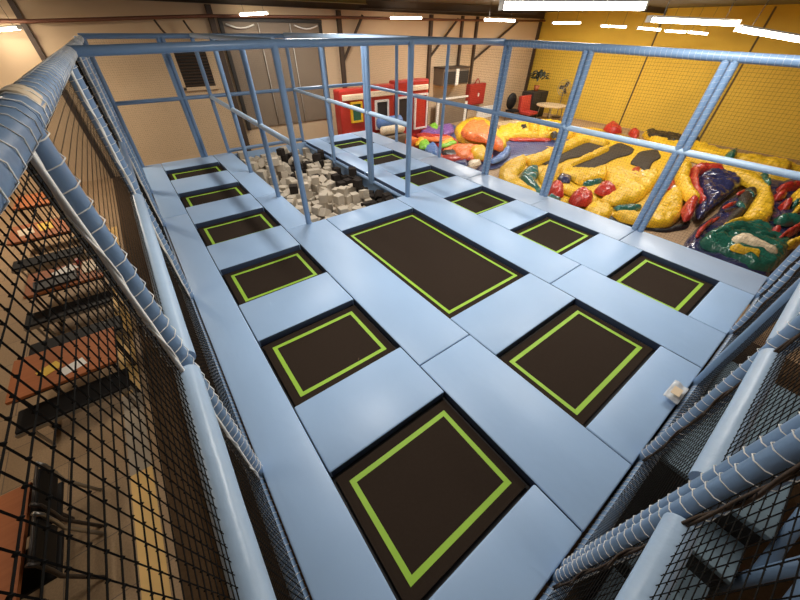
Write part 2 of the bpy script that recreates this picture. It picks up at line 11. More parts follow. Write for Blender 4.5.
SHEETS = [["castle","vinyl_body","yellow",-1.19,0.03,[[11.39,8.19],[12.92,8.87],[13.74,8.88],[16.02,9.25],[17.83,9.49],[19.8,9.53],[20.37,8.85],[20.27,8.08],[19.83,6.37],[19.38,4.94],[18.76,3.86],[17.07,3.25],[14.67,2.33],[13.54,2.07],[12.99,2.17],[11.85,1.82],[10.69,1.8],[10.03,2.05],[9.76,2.62],[9.56,3.15],[9.4,3.51],[9.55,3.91],[9.34,4.42],[9.27,4.94],[9.16,5.63],[9.21,6.24],[9.6,6.91]]],["castle","vinyl_tube","yellow",-1.12,0.2,[[9.28,6.71],[10.41,7.29],[11.93,7.81],[12.06,7.47],[11.21,6.93],[10.28,6.57],[9.81,6.25],[9.46,5.72],[9.21,4.97],[8.91,4.82],[8.93,5.62],[9.07,6.34]]],["castle","vinyl_tube","yellow",-1.12,0.2,[[11.84,7.39],[14.3,7.75],[16.55,8.06],[17.89,8.19],[17.68,7.61],[17.45,6.77],[16.62,6.57],[16.69,7.46],[14.53,7.17],[12.06,6.78],[11.35,6.83]]],["castle","vinyl_tube","yellow",-1.12,0.18,[[12.12,6.1],[13.29,6.17],[15.43,6.43],[16.65,6.44],[16.1,6.1],[14.58,5.98],[13.31,5.92],[12.59,5.88],[12.27,5.58],[12.65,5.31],[13.82,5.11],[13.01,4.66],[11.92,4.59],[11.15,4.71],[11.44,5.21],[11.53,5.61]]],["castle","vinyl_tube","yellow",-1.12,0.18,[[10.74,6.08],[12.06,6.58],[12.24,6.24],[10.91,5.4],[10.39,5.25],[10.18,5.57]]],["castle","mesh_window","mesh_brown",-1.13,0.02,[[12.41,7.21],[12.96,7.22],[14.5,7.62],[15.89,7.85],[17.87,7.92],[17.71,6.84],[16.69,6.55],[14.36,6.43],[13.58,6.58],[12.71,6.44],[12.06,6.72]]],["castle","mesh_window","mesh_brown",-1.13,0.02,[[12.69,6.1],[13.7,6.31],[16.26,6.39],[18.07,6.59],[17.52,5.65],[16.5,5.34],[15.16,5.47],[13.43,5.24],[12.65,5.62],[12.19,5.62]]],["castle","mesh_window","mesh_brown",-1.13,0.02,[[15.08,4.81],[17.21,5.33],[18.3,5.02],[17.06,4.37],[16.04,4.32],[14.63,3.92],[14.94,4.37]]],["castle","flap","red",-0.97,0.1,[[13.03,3.96],[14.03,4.3],[14.4,4.17],[13.15,3.75]]],["castle","flap","white",-0.97,0.1,[[13.05,3.71],[14.18,4.05],[13.63,3.66],[12.85,3.5]]],["castle","vinyl_tube","yellow",-1.1,0.2,[[11.53,5.23],[12.37,5.41],[13.51,5.01],[12.48,4.43],[11.61,4.69],[11.18,4.88]]],["castle","vinyl_tube","yellow",-1.1,0.22,[[13.08,4.87],[13.8,4.77],[13.49,4.06],[14.75,3.69],[13.65,3.2],[11.24,2.85],[10.15,3.28],[10.19,3.61],[11.74,3.67],[11.78,4.08]]],["castle","vinyl_tube","yellow",-1.1,0.16,[[10.13,5.12],[10.51,5.07],[10.62,4.14],[10.16,3.52],[9.87,3.55],[9.99,4.39]]],["castle","vinyl_dome","red",-1.06,0.26,[[10.79,4.07],[11.62,4.23],[11.66,3.98],[11.31,3.59],[10.9,3.49],[10.68,3.75]]],["castle","vinyl_dome","red",-1.06,0.3,[[9.49,4.17],[10.14,4.38],[10.54,4.31],[10.32,3.86],[9.9,3.61],[9.54,3.6],[9.27,3.88]]],["castle","vinyl_dome","red",-1.06,0.26,[[9.58,4.94],[10.24,5.22],[10.24,4.78],[9.65,4.39],[9.23,4.5]]],["castle","vinyl_base","teal",-1.18,0.14,[[11.27,4.82],[11.89,4.72],[12.5,4.53],[12.05,4.38],[11.37,4.52]]],["castle","vinyl_base","teal",-1.1,0.14,[[8.99,4.66],[9.61,4.79],[9.58,4.42],[9.0,4.19],[8.89,4.46]]],["castle","vinyl_base","teal",-1.1,0.16,[[9.88,6.28],[10.86,6.74],[11.58,6.65],[10.89,6.12],[10.1,5.76],[9.49,5.05],[9.18,5.12],[9.54,5.65]]],["castle","vinyl_base","navy",-1.08,0.12,[[11.03,5.5],[11.52,5.65],[11.47,5.19],[10.95,4.96],[10.81,5.18]]],["castle","vinyl_tube","yellow",-1.12,0.22,[[9.13,3.48],[9.71,3.65],[10.06,3.23],[9.86,2.96],[9.43,2.87],[8.99,3.04]]],["castle","vinyl_tube","yellow",-1.12,0.24,[[9.72,2.95],[10.24,2.42],[11.25,2.35],[12.99,2.71],[13.13,2.3],[11.07,1.66],[10.29,1.64],[9.88,1.87],[9.58,2.3],[9.52,2.64]]],["castle","vinyl_base","teal",-1.1,0.14,[[10.21,3.15],[10.95,2.88],[10.97,2.61],[10.48,2.62],[10.08,2.94]]],["castle","vinyl_base","black",-1.19,0.08,[[9.43,3.04],[10.02,2.92],[9.71,2.24],[10.07,1.73],[11.4,1.46],[10.75,1.34],[9.96,1.64],[9.58,2.34]]],["castle","flap","red",-0.98,0.1,[[13.62,2.98],[13.98,2.96],[13.63,2.74],[12.79,2.59],[12.65,2.69]]],["castle","flap","white",-0.98,0.1,[[12.79,2.59],[13.47,2.75],[13.0,2.44],[12.78,2.45]]],["slide","vinyl_base","navy",-1.19,0.16,[[9.32,1.01],[9.97,1.13],[11.11,1.21],[12.61,1.18],[13.53,1.31],[17.39,1.16],[17.24,0.19],[11.88,-0.63],[10.31,-0.63],[9.35,-0.56],[9.14,-0.2],[9.09,0.26],[9.23,0.71]]],["slide","vinyl_body","green",-1.08,0.22,[[9.74,0.89],[10.47,0.92],[10.76,0.81],[11.87,0.52],[12.0,0.11],[11.58,-0.26],[11.33,-0.53],[10.13,-0.6],[9.5,-0.49],[9.33,-0.23],[9.53,0.22],[9.58,0.66]]],["slide","vinyl_tube","green",-0.95,0.2,[[10.07,0.84],[10.77,0.82],[11.43,0.54],[11.59,0.22],[11.35,-0.09],[11.06,-0.28],[10.95,-0.03],[10.98,0.32],[10.31,0.57]]],["slide","belly_panel","cream",-0.84,0.12,[[10.03,0.43],[10.48,0.37],[10.59,0.19],[10.38,-0.05],[10.29,-0.35],[10.07,-0.42],[10.03,-0.27],[9.96,0.13],[9.92,0.29]]],["slide","vinyl_tube","yellow",-0.88,0.14,[[9.67,0.33],[9.77,0.26],[9.73,0.09],[9.87,-0.17],[9.56,-0.21],[9.61,-0.1],[9.54,0.07],[9.51,0.25]]],["slide","vinyl_tube","red",-1.0,0.16,[[9.92,1.01],[10.45,1.11],[11.69,1.06],[11.79,0.99],[10.74,1.0],[9.89,0.94]]],["slide","vinyl_tube","yellow",-1.02,0.3,[[17.15,2.9],[17.2,2.67],[16.71,2.04],[16.58,1.33],[15.75,0.9],[14.96,0.56],[14.02,0.31],[12.85,0.13],[11.93,0.08],[11.59,0.41],[11.08,0.78],[11.24,0.8],[11.87,0.61],[13.05,0.68],[14.6,0.81],[15.01,0.9],[15.42,1.34],[15.71,1.72],[16.01,2.04]]],["slide","mesh_window","mesh_brown",-1.0,0.1,[[11.29,0.78],[12.28,0.89],[13.16,0.88],[14.14,1.2],[15.08,1.17],[15.11,0.89],[13.26,0.7],[12.09,0.65]]],["slide","flap","red",-0.92,0.1,[[12.33,1.15],[12.8,1.13],[13.24,1.03],[12.87,0.97],[12.23,1.07]]],["slide","flap","teal",-0.92,0.1,[[12.87,0.97],[13.27,1.01],[13.03,0.75],[12.67,0.7]]],["slide","flap","teal",-0.92,0.1,[[14.42,1.13],[14.69,1.06],[14.45,0.86],[14.04,0.8]]],["slide","flap","red",-0.92,0.1,[[13.95,1.22],[14.53,1.18],[14.32,1.07],[13.81,1.14]]],["slide","vinyl_body","navy",-1.02,0.22,[[15.24,2.55],[16.11,2.42],[15.95,2.05],[15.71,1.46],[15.08,1.35],[13.81,1.36],[12.0,1.33],[11.34,1.31],[11.66,1.47],[12.71,1.56],[13.68,2.08]]],["slide","vinyl_tube","red",-1.0,0.26,[[15.99,3.05],[16.8,2.34],[15.58,1.9],[15.74,2.42],[15.19,2.55],[13.89,2.19],[12.57,1.56],[12.27,1.6],[13.29,2.2],[14.52,2.66]]],["slide","vinyl_tube","yellow",-1.0,0.28,[[15.52,3.36],[16.15,3.11],[14.04,2.5],[12.84,1.9],[12.28,1.65],[12.17,2.0],[13.65,2.78]]],["slide","vinyl_dome","red",-1.0,0.3,[[11.31,1.82],[12.42,1.98],[12.21,1.68],[10.92,1.41],[10.57,1.48]]],["slide","vinyl_dome","navy",-1.0,0.22,[[11.51,1.52],[12.17,1.63],[12.08,1.43],[11.45,1.25],[11.07,1.3]]],["heap","vinyl_base","navy",-1.18,0.2,[[16.53,0.75],[18.13,0.56],[18.6,-0.03],[13.36,-0.83],[11.94,-0.75],[11.86,-0.39],[12.15,-0.09],[14.01,0.22]]],["heap","vinyl_tube","red",-1.0,0.24,[[15.82,0.59],[16.32,0.44],[16.74,0.14],[16.2,0.06],[15.72,0.33],[15.42,0.49]]],["heap","vinyl_tube","red",-1.0,0.22,[[14.9,0.51],[15.34,0.44],[15.26,0.25],[14.83,0.21],[14.45,0.37]]],["heap","vinyl_dome","red",-1.0,0.28,[[13.96,0.21],[14.48,0.16],[14.48,0.05],[13.87,-0.05],[13.61,0.04]]],["heap","vinyl_tube","red",-0.98,0.28,[[11.24,-0.2],[13.02,-0.41],[12.46,-0.52],[11.11,-0.33]]],["heap","vinyl_dome","red",-1.0,0.2,[[11.62,0.02],[11.89,-0.08],[11.69,-0.23],[11.3,-0.22]]],["heap","vinyl_tube","yellow",-0.98,0.28,[[15.52,0.18],[16.07,0.03],[13.89,-0.32],[13.38,-0.14],[14.3,-0.1],[14.71,0.05]]],["heap","vinyl_tube","green",-0.98,0.2,[[12.78,0.09],[13.06,-0.11],[13.32,-0.4],[12.81,-0.47],[12.43,-0.2],[12.4,-0.0]]],["heap","vinyl_tube","yellow",-0.98,0.24,[[11.04,-0.38],[11.77,-0.55],[11.66,-0.65],[11.18,-0.64],[10.85,-0.49]]],["heap","vinyl_dome","green",-0.95,0.26,[[14.19,0.03],[14.56,-0.02],[14.4,-0.12],[13.95,-0.11]]],["sheet","vinyl_body","yellow",-1.18,0.28,[[21.05,6.93],[20.72,4.96],[20.39,3.92],[19.68,2.56],[19.67,1.74],[20.0,0.89],[19.66,-0.26],[18.06,-0.45],[17.46,0.21],[17.25,0.83],[17.28,1.82],[17.61,3.2],[18.0,4.82]]],["sheet","vinyl_tube","yellow",-0.95,0.26,[[18.34,2.32],[18.8,2.19],[19.31,1.34],[19.04,0.79],[18.08,0.7],[17.99,1.1],[17.98,1.81],[17.93,2.22]]],["sheet","vinyl_tube","green",-0.9,0.3,[[18.0,2.67],[19.13,2.71],[19.51,2.56],[18.0,2.27],[17.6,2.37]]],["sheet","vinyl_dome","green",-0.95,0.36,[[15.78,1.12],[16.55,1.24],[16.68,1.07],[15.91,0.89],[15.23,0.69],[14.85,0.71],[15.29,0.92]]],["sheet","vinyl_tube","black",-1.0,0.16,[[21.02,6.73],[20.92,5.53],[21.03,4.3],[20.18,4.04],[19.49,4.94],[19.64,5.94]]],["sheet","vinyl_dome","red",-1.0,0.3,[[19.33,8.11],[20.6,8.37],[20.23,7.77],[19.34,7.06],[18.83,7.41]]],["sheet","vinyl_dome","red",-1.0,0.3,[[19.51,6.94],[20.27,6.93],[19.4,6.28],[18.58,6.16]]],["yheap","vinyl_body","yellow",-1.18,0.3,[[15.61,11.85],[16.87,11.43],[18.54,11.43],[18.93,10.24],[18.2,8.84],[16.9,8.26],[15.79,8.86],[14.27,9.74],[13.56,9.9],[13.65,10.52]]],["yheap","vinyl_dome","yellow",-0.95,0.3,[[16.8,10.96],[17.34,10.59],[15.57,9.38],[14.94,9.45]]],["yheap","vinyl_dome","yellow",-0.95,0.25,[[17.23,10.14],[17.83,9.73],[16.69,9.1],[15.69,9.04]]],["yheap","vinyl_dome","black",-0.95,0.14,[[15.81,10.74],[16.56,10.86],[15.89,10.28],[15.42,10.22]]],["yheap","vinyl_dome","black",-0.95,0.14,[[16.01,9.06],[16.26,8.89],[15.9,8.43],[15.22,8.4]]],["mat","vinyl_top","bluemat",-1.19,0.12,[[13.97,10.03],[14.51,9.82],[15.92,8.67],[16.86,8.36],[15.84,8.07],[14.35,7.9],[12.56,7.8],[12.24,8.02],[10.49,7.62],[9.91,7.71],[8.88,7.74],[10.84,8.52],[11.73,8.64]]],["mat","edge_trim","red",-1.1,0.14,[[13.89,9.99],[14.38,9.92],[15.75,8.76],[15.36,8.51],[13.93,9.49]]],["rainbow","vinyl_base","bluemat",-1.19,0.16,[[9.65,11.89],[11.71,13.85],[13.27,14.0],[14.42,13.85],[12.11,11.46],[10.41,9.68],[10.57,9.05],[11.86,9.19],[13.45,9.55],[12.62,8.66],[10.98,8.28],[9.9,8.34],[9.63,8.99],[9.43,10.11]]],["rainbow","vinyl_dome","lime",-0.98,0.3,[[12.14,13.75],[12.81,13.85],[12.48,13.3],[11.75,12.61],[11.6,12.9]]],["rainbow","vinyl_tube","purple",-0.98,0.24,[[11.18,13.33],[12.05,13.53],[11.84,12.49],[10.94,12.04],[10.72,12.54]]],["rainbow","vinyl_tube","purple",-0.98,0.24,[[12.62,13.35],[13.46,13.42],[12.4,12.11],[11.35,11.75]]],["rainbow","vinyl_tube","red",-0.95,0.22,[[10.41,12.63],[10.86,12.5],[11.11,11.8],[11.62,11.62],[11.17,11.26],[10.45,11.59],[10.12,12.15]]],["rainbow","vinyl_tube","orange",-0.93,0.22,[[10.06,12.09],[10.48,11.63],[11.42,11.31],[11.24,10.94],[10.47,11.0],[9.78,11.64]]],["rainbow","vinyl_tube","yellow",-0.93,0.22,[[9.67,11.72],[10.17,12.01],[10.14,11.55],[9.31,11.07],[9.17,11.16]]],["rainbow","vinyl_dome","lime",-0.93,0.3,[[9.53,11.34],[10.14,11.54],[9.8,10.86],[9.19,10.44],[9.0,10.7]]],["rainbow","vinyl_dome","skyblue",-0.95,0.28,[[9.18,10.57],[10.1,11.09],[9.83,10.4],[8.96,9.44],[8.75,9.83]]],["rainbow","vinyl_tube","lime",-0.95,0.2,[[10.13,10.63],[11.2,10.79],[11.01,10.46],[10.23,10.27],[9.94,10.33]]],["rainbow","vinyl_tube","yellow",-0.93,0.22,[[10.21,10.73],[10.83,10.91],[11.47,11.27],[11.18,10.83],[10.54,10.5],[10.02,10.42]]],["rainbow","vinyl_dome","black",-1.0,0.18,[[9.71,10.08],[10.31,9.79],[9.83,9.22],[9.33,9.57]]],["rainbow","vinyl_tube","red",-1.05,0.2,[[9.0,9.74],[9.84,9.4],[10.12,8.83],[10.07,8.62],[9.35,8.9],[8.88,9.34]]],["rainbow","vinyl_dome","orange",-1.0,0.28,[[10.23,10.08],[10.88,10.19],[10.97,9.56],[9.97,8.7],[9.56,8.88]]],["rainbow","vinyl_dome","yellow",-1.0,0.3,[[10.89,9.58],[11.67,9.6],[11.35,8.98],[10.29,8.21],[10.02,8.51]]],["rainbow","vinyl_dome","orange",-1.0,0.26,[[10.96,8.8],[11.44,8.85],[10.75,8.19],[10.21,7.98]]],["rainbow","vinyl_tube","bluemat",-1.0,0.22,[[9.02,8.66],[9.65,8.56],[9.17,8.02],[8.86,8.34]]],["rainbow","vinyl_tube","cream",-0.98,0.24,[[9.47,8.35],[10.08,8.26],[9.71,7.85],[9.1,7.92]]],["rainbow","vinyl_tube","skyblue",-1.0,0.24,[[10.23,8.0],[11.33,8.32],[12.68,9.01],[12.46,8.59],[11.25,7.87],[10.21,7.68]]],["rainbow","vinyl_sheet","red",-1.08,0.16,[[10.95,13.28],[11.74,12.37],[11.98,11.67],[11.45,10.73],[10.42,9.98],[10.0,10.28],[10.31,10.91],[10.42,12.41]]],["rainbow","vinyl_sheet","purple",-1.05,0.2,[[11.66,13.9],[12.57,13.85],[12.8,13.53],[13.84,13.69],[12.75,12.35],[11.7,11.8],[11.3,12.43],[10.66,12.69]]],["rainbow","vinyl_sheet","orange",-1.08,0.2,[[10.49,10.71],[11.22,10.5],[11.89,10.03],[11.41,8.68],[10.52,8.08],[10.08,8.62],[9.63,9.18],[9.27,9.68]]],["dome","rim","yellow",-1.15,0.3,[[12.89,12.59],[14.07,13.45],[15.48,13.88],[16.06,13.25],[15.3,11.75],[13.7,9.87],[12.72,9.0],[11.89,8.74],[12.3,9.59],[12.04,10.07],[11.75,10.74],[11.95,11.42]]],["dome","vinyl_panel","orange",-0.87,0.26,[[12.27,11.54],[13.8,12.46],[14.66,12.09],[13.5,10.69],[12.24,8.94],[11.55,8.31],[11.26,8.38],[11.84,9.52],[11.59,9.99],[11.59,10.63]]]]

# ------------------------------------------------------------------ materials
MATS = {}
def new_mat(name):
    m = bpy.data.materials.new(name); m.use_nodes = True
    MATS[name] = m
    return m, m.node_tree, m.node_tree.nodes['Principled BSDF']

def mat(name, col, rough=0.5, spec=0.5, metal=0.0, var=0.0, vscale=4.0, bump=0.0, bscale=20.0, sheen=0.0, emit=None, estr=0.0, detail=4.0, aniso=None):
    m, nt, b = new_mat(name)
    b.inputs['Base Color'].default_value = (*col, 1)
    b.inputs['Roughness'].default_value = rough
    b.inputs['Specular IOR Level'].default_value = spec
    b.inputs['Metallic'].default_value = metal
    if sheen: b.inputs['Sheen Weight'].default_value = sheen
    tc = nt.nodes.new('ShaderNodeTexCoord')
    if var:
        n = nt.nodes.new('ShaderNodeTexNoise'); n.inputs['Scale'].default_value = vscale; n.inputs['Detail'].default_value = detail
        r = nt.nodes.new('ShaderNodeMix'); r.data_type = 'RGBA'
        r.inputs[6].default_value = (*[max(0, c * (1 - var)) for c in col], 1)
        r.inputs[7].default_value = (*[min(1, c * (1 + var)) for c in col], 1)
        nt.links.new(tc.outputs['Object'], n.inputs['Vector'])
        nt.links.new(n.outputs['Fac'], r.inputs[0]); nt.links.new(r.outputs[2], b.inputs['Base Color'])
    if bump:
        n = nt.nodes.new('ShaderNodeTexNoise'); n.inputs['Scale'].default_value = bscale; n.inputs['Detail'].default_value = 3
        if aniso:
            mp = nt.nodes.new('ShaderNodeMapping'); mp.inputs['Scale'].default_value = aniso
            nt.links.new(tc.outputs['Object'], mp.inputs['Vector']); nt.links.new(mp.outputs['Vector'], n.inputs['Vector'])
        else:
            nt.links.new(tc.outputs['Object'], n.inputs['Vector'])
        bp = nt.nodes.new('ShaderNodeBump'); bp.inputs['Strength'].default_value = bump; bp.inputs['Distance'].default_value = 0.03
        nt.links.new(n.outputs['Fac'], bp.inputs['Height']); nt.links.new(bp.outputs['Normal'], b.inputs['Normal'])
    if emit:
        b.inputs['Emission Color'].default_value = (*emit, 1); b.inputs['Emission Strength'].default_value = estr
    return m

PAD = mat('pad_vinyl', (0.34, 0.50, 0.745), rough=0.42, spec=0.45, var=0.05, vscale=1.3, bump=0.25, bscale=2.6, aniso=(1, 0.6, 1))
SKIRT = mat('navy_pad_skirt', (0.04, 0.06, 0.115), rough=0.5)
EDGEPAD = mat('edge_pad_vinyl', (0.36, 0.46, 0.62), rough=0.36, spec=0.5, var=0.05, vscale=2, bump=0.5, bscale=3.2)
PIPE = mat('blue_foam_sleeve', (0.18, 0.285, 0.455), rough=0.33, spec=0.5, var=0.08, vscale=9, bump=0.12, bscale=14)
TREAD = mat('grey_blue_step_vinyl', (0.2, 0.28, 0.34), rough=0.6, var=0.1, vscale=5)
PALEPIPE = mat('pale_blue_foam_sleeve', (0.40, 0.54, 0.72), rough=0.34, spec=0.4, var=0.06, vscale=9, bump=0.15, bscale=12)
NET = mat('black_net_cord', (0.008, 0.007, 0.006), rough=0.9, spec=0.2)
ROPE = mat('white_rope', (0.86, 0.84, 0.8), rough=0.8)
BROWNROPE = mat('brown_rope', (0.07, 0.045, 0.03), rough=0.9)
BED = mat('trampoline_bed', (0.030, 0.020, 0.014), rough=0.85, spec=0.1, var=0.15, vscale=60, bump=0.1, bscale=250)
FRAMEBLK = mat('black_steel', (0.012, 0.011, 0.012), rough=0.6)
LIME = mat('lime_webbing', (0.31, 0.54, 0.04), rough=0.6, var=0.08, vscale=12)
DECK = mat('platform_board', (0.06, 0.042, 0.03), rough=0.8, var=0.2, vscale=6)
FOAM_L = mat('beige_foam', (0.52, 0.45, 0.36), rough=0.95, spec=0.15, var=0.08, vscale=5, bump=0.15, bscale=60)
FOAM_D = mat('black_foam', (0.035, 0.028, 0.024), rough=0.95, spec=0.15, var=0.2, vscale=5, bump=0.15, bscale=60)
V = {}
for n_, c_, r_ in [('yellow', (0.78, 0.47, 0.02), .42), ('red', (0.45, 0.032, 0.022), .3), ('white', (0.8, 0.77, 0.7), .4), ('teal', (0.025, 0.12, 0.105), .2),
                 ('navy', (0.03, 0.033, 0.095), .16), ('black', (0.015, 0.014, 0.016), .4), ('green', (0.018, 0.12, 0.085), .16), ('cream', (0.8, 0.66, 0.47), .4),
                 ('bluemat', (0.07, 0.09, 0.22), .3), ('lime', (0.25, 0.6, 0.05), .4), ('purple', (0.2, 0.09, 0.3), .35), ('orange', (0.85, 0.2, 0.045), .45), ('skyblue', (0.11, 0.22, 0.5), .35)]:
    V[n_] = mat('vinyl_' + n_, c_, rough=r_, spec=0.5, var=0.16, vscale=1.5, bump=0.9, bscale=5.5)
V['mesh_brown'] = mat('brown_window_mesh', (0.035, 0.022, 0.01), rough=0.7, var=0.35, vscale=2.2, bump=0.4, bscale=5)
# quilted yellow vinyl gets stitched squares
def stitch(m):
    nt = m.node_tree; b = nt.nodes['Principled BSDF']
    tc = nt.nodes.new('ShaderNodeTexCoord'); br = nt.nodes.new('ShaderNodeTexBrick')
    br.offset = 0.0; br.inputs['Scale'].default_value = 1.0
    br.inputs['Brick Width'].default_value = 0.22; br.inputs['Row Height'].default_value = 0.22; br.inputs['Mortar Size'].default_value = 0.012
    br.inputs['Mortar Smooth'].default_value = 1.0
    br.inputs['Color1'].default_value = (1, 1, 1, 1); br.inputs['Color2'].default_value = (1, 1, 1, 1); br.inputs['Mortar'].default_value = (0, 0, 0, 1)
    mp = nt.nodes.new('ShaderNodeMapping'); mp.inputs['Rotation'].default_value = (0, 0, 0.5)
    nt.links.new(tc.outputs['Object'], mp.inputs['Vector']); nt.links.new(mp.outputs['Vector'], br.inputs['Vector'])
    bp = nt.nodes.new('ShaderNodeBump'); bp.inputs['Strength'].default_value = 0.35; bp.inputs['Distance'].default_value = 0.03
    nt.links.new(br.outputs['Color'], bp.inputs['Height'])
    old = b.inputs['Normal'].links[0].from_node
    nt.links.new(old.outputs['Normal'], bp.inputs['Normal']); nt.links.new(bp.outputs['Normal'], b.inputs['Normal'])
stitch(V['yellow'])

WALL = mat('beige_wall_paint', (0.60, 0.44, 0.28), rough=0.85, spec=0.2, var=0.09, vscale=0.7, bump=0.05, bscale=8)
YWALL = mat('yellow_wall_paint', (0.72, 0.47, 0.06), rough=0.7, spec=0.3, var=0.1, vscale=0.9)
SEAM = mat('dark_seam', (0.12, 0.08, 0.03), rough=0.8)
CEIL = mat('ceiling_sheet', (0.10, 0.085, 0.055), rough=0.8, var=0.3, vscale=1.0)
STEEL = mat('brown_painted_steel', (0.06, 0.036, 0.022), rough=0.6, var=0.2, vscale=3)
YSTEEL = mat('olive_painted_steel', (0.26, 0.19, 0.05), rough=0.6)
RUST = mat('red_brown_pipe_paint', (0.16, 0.06, 0.03), rough=0.6)
WOOD = None
def wood(name, c1, c2, scale=3.0, stretch=(1, 12, 1), rough=0.45):
    m, nt, b = new_mat(name)
    tc = nt.nodes.new('ShaderNodeTexCoord'); mp = nt.nodes.new('ShaderNodeMapping'); mp.inputs['Scale'].default_value = stretch
    n = nt.nodes.new('ShaderNodeTexNoise'); n.inputs['Scale'].default_value = scale; n.inputs['Detail'].default_value = 6
    r = nt.nodes.new('ShaderNodeMix'); r.data_type = 'RGBA'; r.inputs[6].default_value = (*c1, 1); r.inputs[7].default_value = (*c2, 1)
    nt.links.new(tc.outputs['Object'], mp.inputs['Vector']); nt.links.new(mp.outputs['Vector'], n.inputs['Vector'])
    nt.links.new(n.outputs['Fac'], r.inputs[0]); nt.links.new(r.outputs[2], b.inputs['Base Color']); b.inputs['Roughness'].default_value = rough
    return m
TABLEWOOD = wood('orange_table_wood', (0.30, 0.08, 0.02), (0.44, 0.14, 0.04), rough=0.65)
PALEWOOD = wood('pale_wood', (0.50, 0.36, 0.2), (0.6, 0.45, 0.27))
BLACKPAD = mat('black_seat_vinyl', (0.008, 0.007, 0.007), rough=0.6, spec=0.25)
GREYMETAL = mat('grey_metal', (0.35, 0.33, 0.3), rough=0.35, metal=0.8)
DARKMETAL = mat('dark_metal_frame', (0.06, 0.05, 0.045), rough=0.4, metal=0.5)
TAPE = mat('cream_tape', (0.75, 0.6, 0.42), rough=0.6)
PLASTIC = mat('cloudy_plastic', (0.62, 0.66, 0.72), rough=0.2)
WHITE = mat('white_paint', (0.75, 0.72, 0.66), rough=0.5)
GREY = mat('grey_brown_metal_sheet', (0.19, 0.14, 0.095), rough=0.6, var=0.1, vscale=2)
DARK = mat('near_black', (0.02, 0.016, 0.013), rough=0.6)
REDP = mat('red_painted_metal', (0.38, 0.035, 0.025), rough=0.4)
PLANT = mat('dark_leaf', (0.03, 0.035, 0.02), rough=0.7)
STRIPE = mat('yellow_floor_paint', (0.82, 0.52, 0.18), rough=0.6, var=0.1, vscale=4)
SHADESTRIPE = mat('beige_shaded_floor_paint', (0.42, 0.34, 0.25), rough=0.7, var=0.15, vscale=3)  # stripe's middle section: the shadow across it is put into this colour
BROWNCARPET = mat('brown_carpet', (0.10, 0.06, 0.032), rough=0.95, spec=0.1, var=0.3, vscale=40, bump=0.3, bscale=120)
TUBE = mat('lit_tube', (0.9, 0.9, 0.9), emit=(1.0, 0.9, 0.74), estr=26.0)
YELLOWBOX = mat('yellow_card', (0.8, 0.5, 0.06), rough=0.6)

# floor: worn beige vinyl tiles with thin seams
def floor_mat():
    m, nt, b = new_mat('beige_floor_tiles')
    tc = nt.nodes.new('ShaderNodeTexCoord'); br = nt.nodes.new('ShaderNodeTexBrick'); br.offset = 0.5
    br.inputs['Brick Width'].default_value = 1.2; br.inputs['Row Height'].default_value = 0.6; br.inputs['Mortar Size'].default_value = 0.006; br.inputs['Scale'].default_value = 1
    br.inputs['Color1'].default_value = (0.37, 0.24, 0.13, 1); br.inputs['Color2'].default_value = (0.41, 0.27, 0.15, 1); br.inputs['Mortar'].default_value = (0.2, 0.14, 0.09, 1)
    n = nt.nodes.new('ShaderNodeTexNoise'); n.inputs['Scale'].default_value = 60; n.inputs['Detail'].default_value = 5
    mx = nt.nodes.new('ShaderNodeMix'); mx.data_type = 'RGBA'; mx.blend_type = 'OVERLAY'; mx.inputs[0].default_value = 0.4
    nt.links.new(tc.outputs['Object'], br.inputs['Vector']); nt.links.new(tc.outputs['Object'], n.inputs['Vector'])
    nt.links.new(br.outputs['Color'], mx.inputs[6]); nt.links.new(n.outputs['Fac'], mx.inputs[7]); nt.links.new(mx.outputs[2], b.inputs['Base Color'])
    b.inputs['Roughness'].default_value = 0.6
    return m
FLOORM = floor_mat()

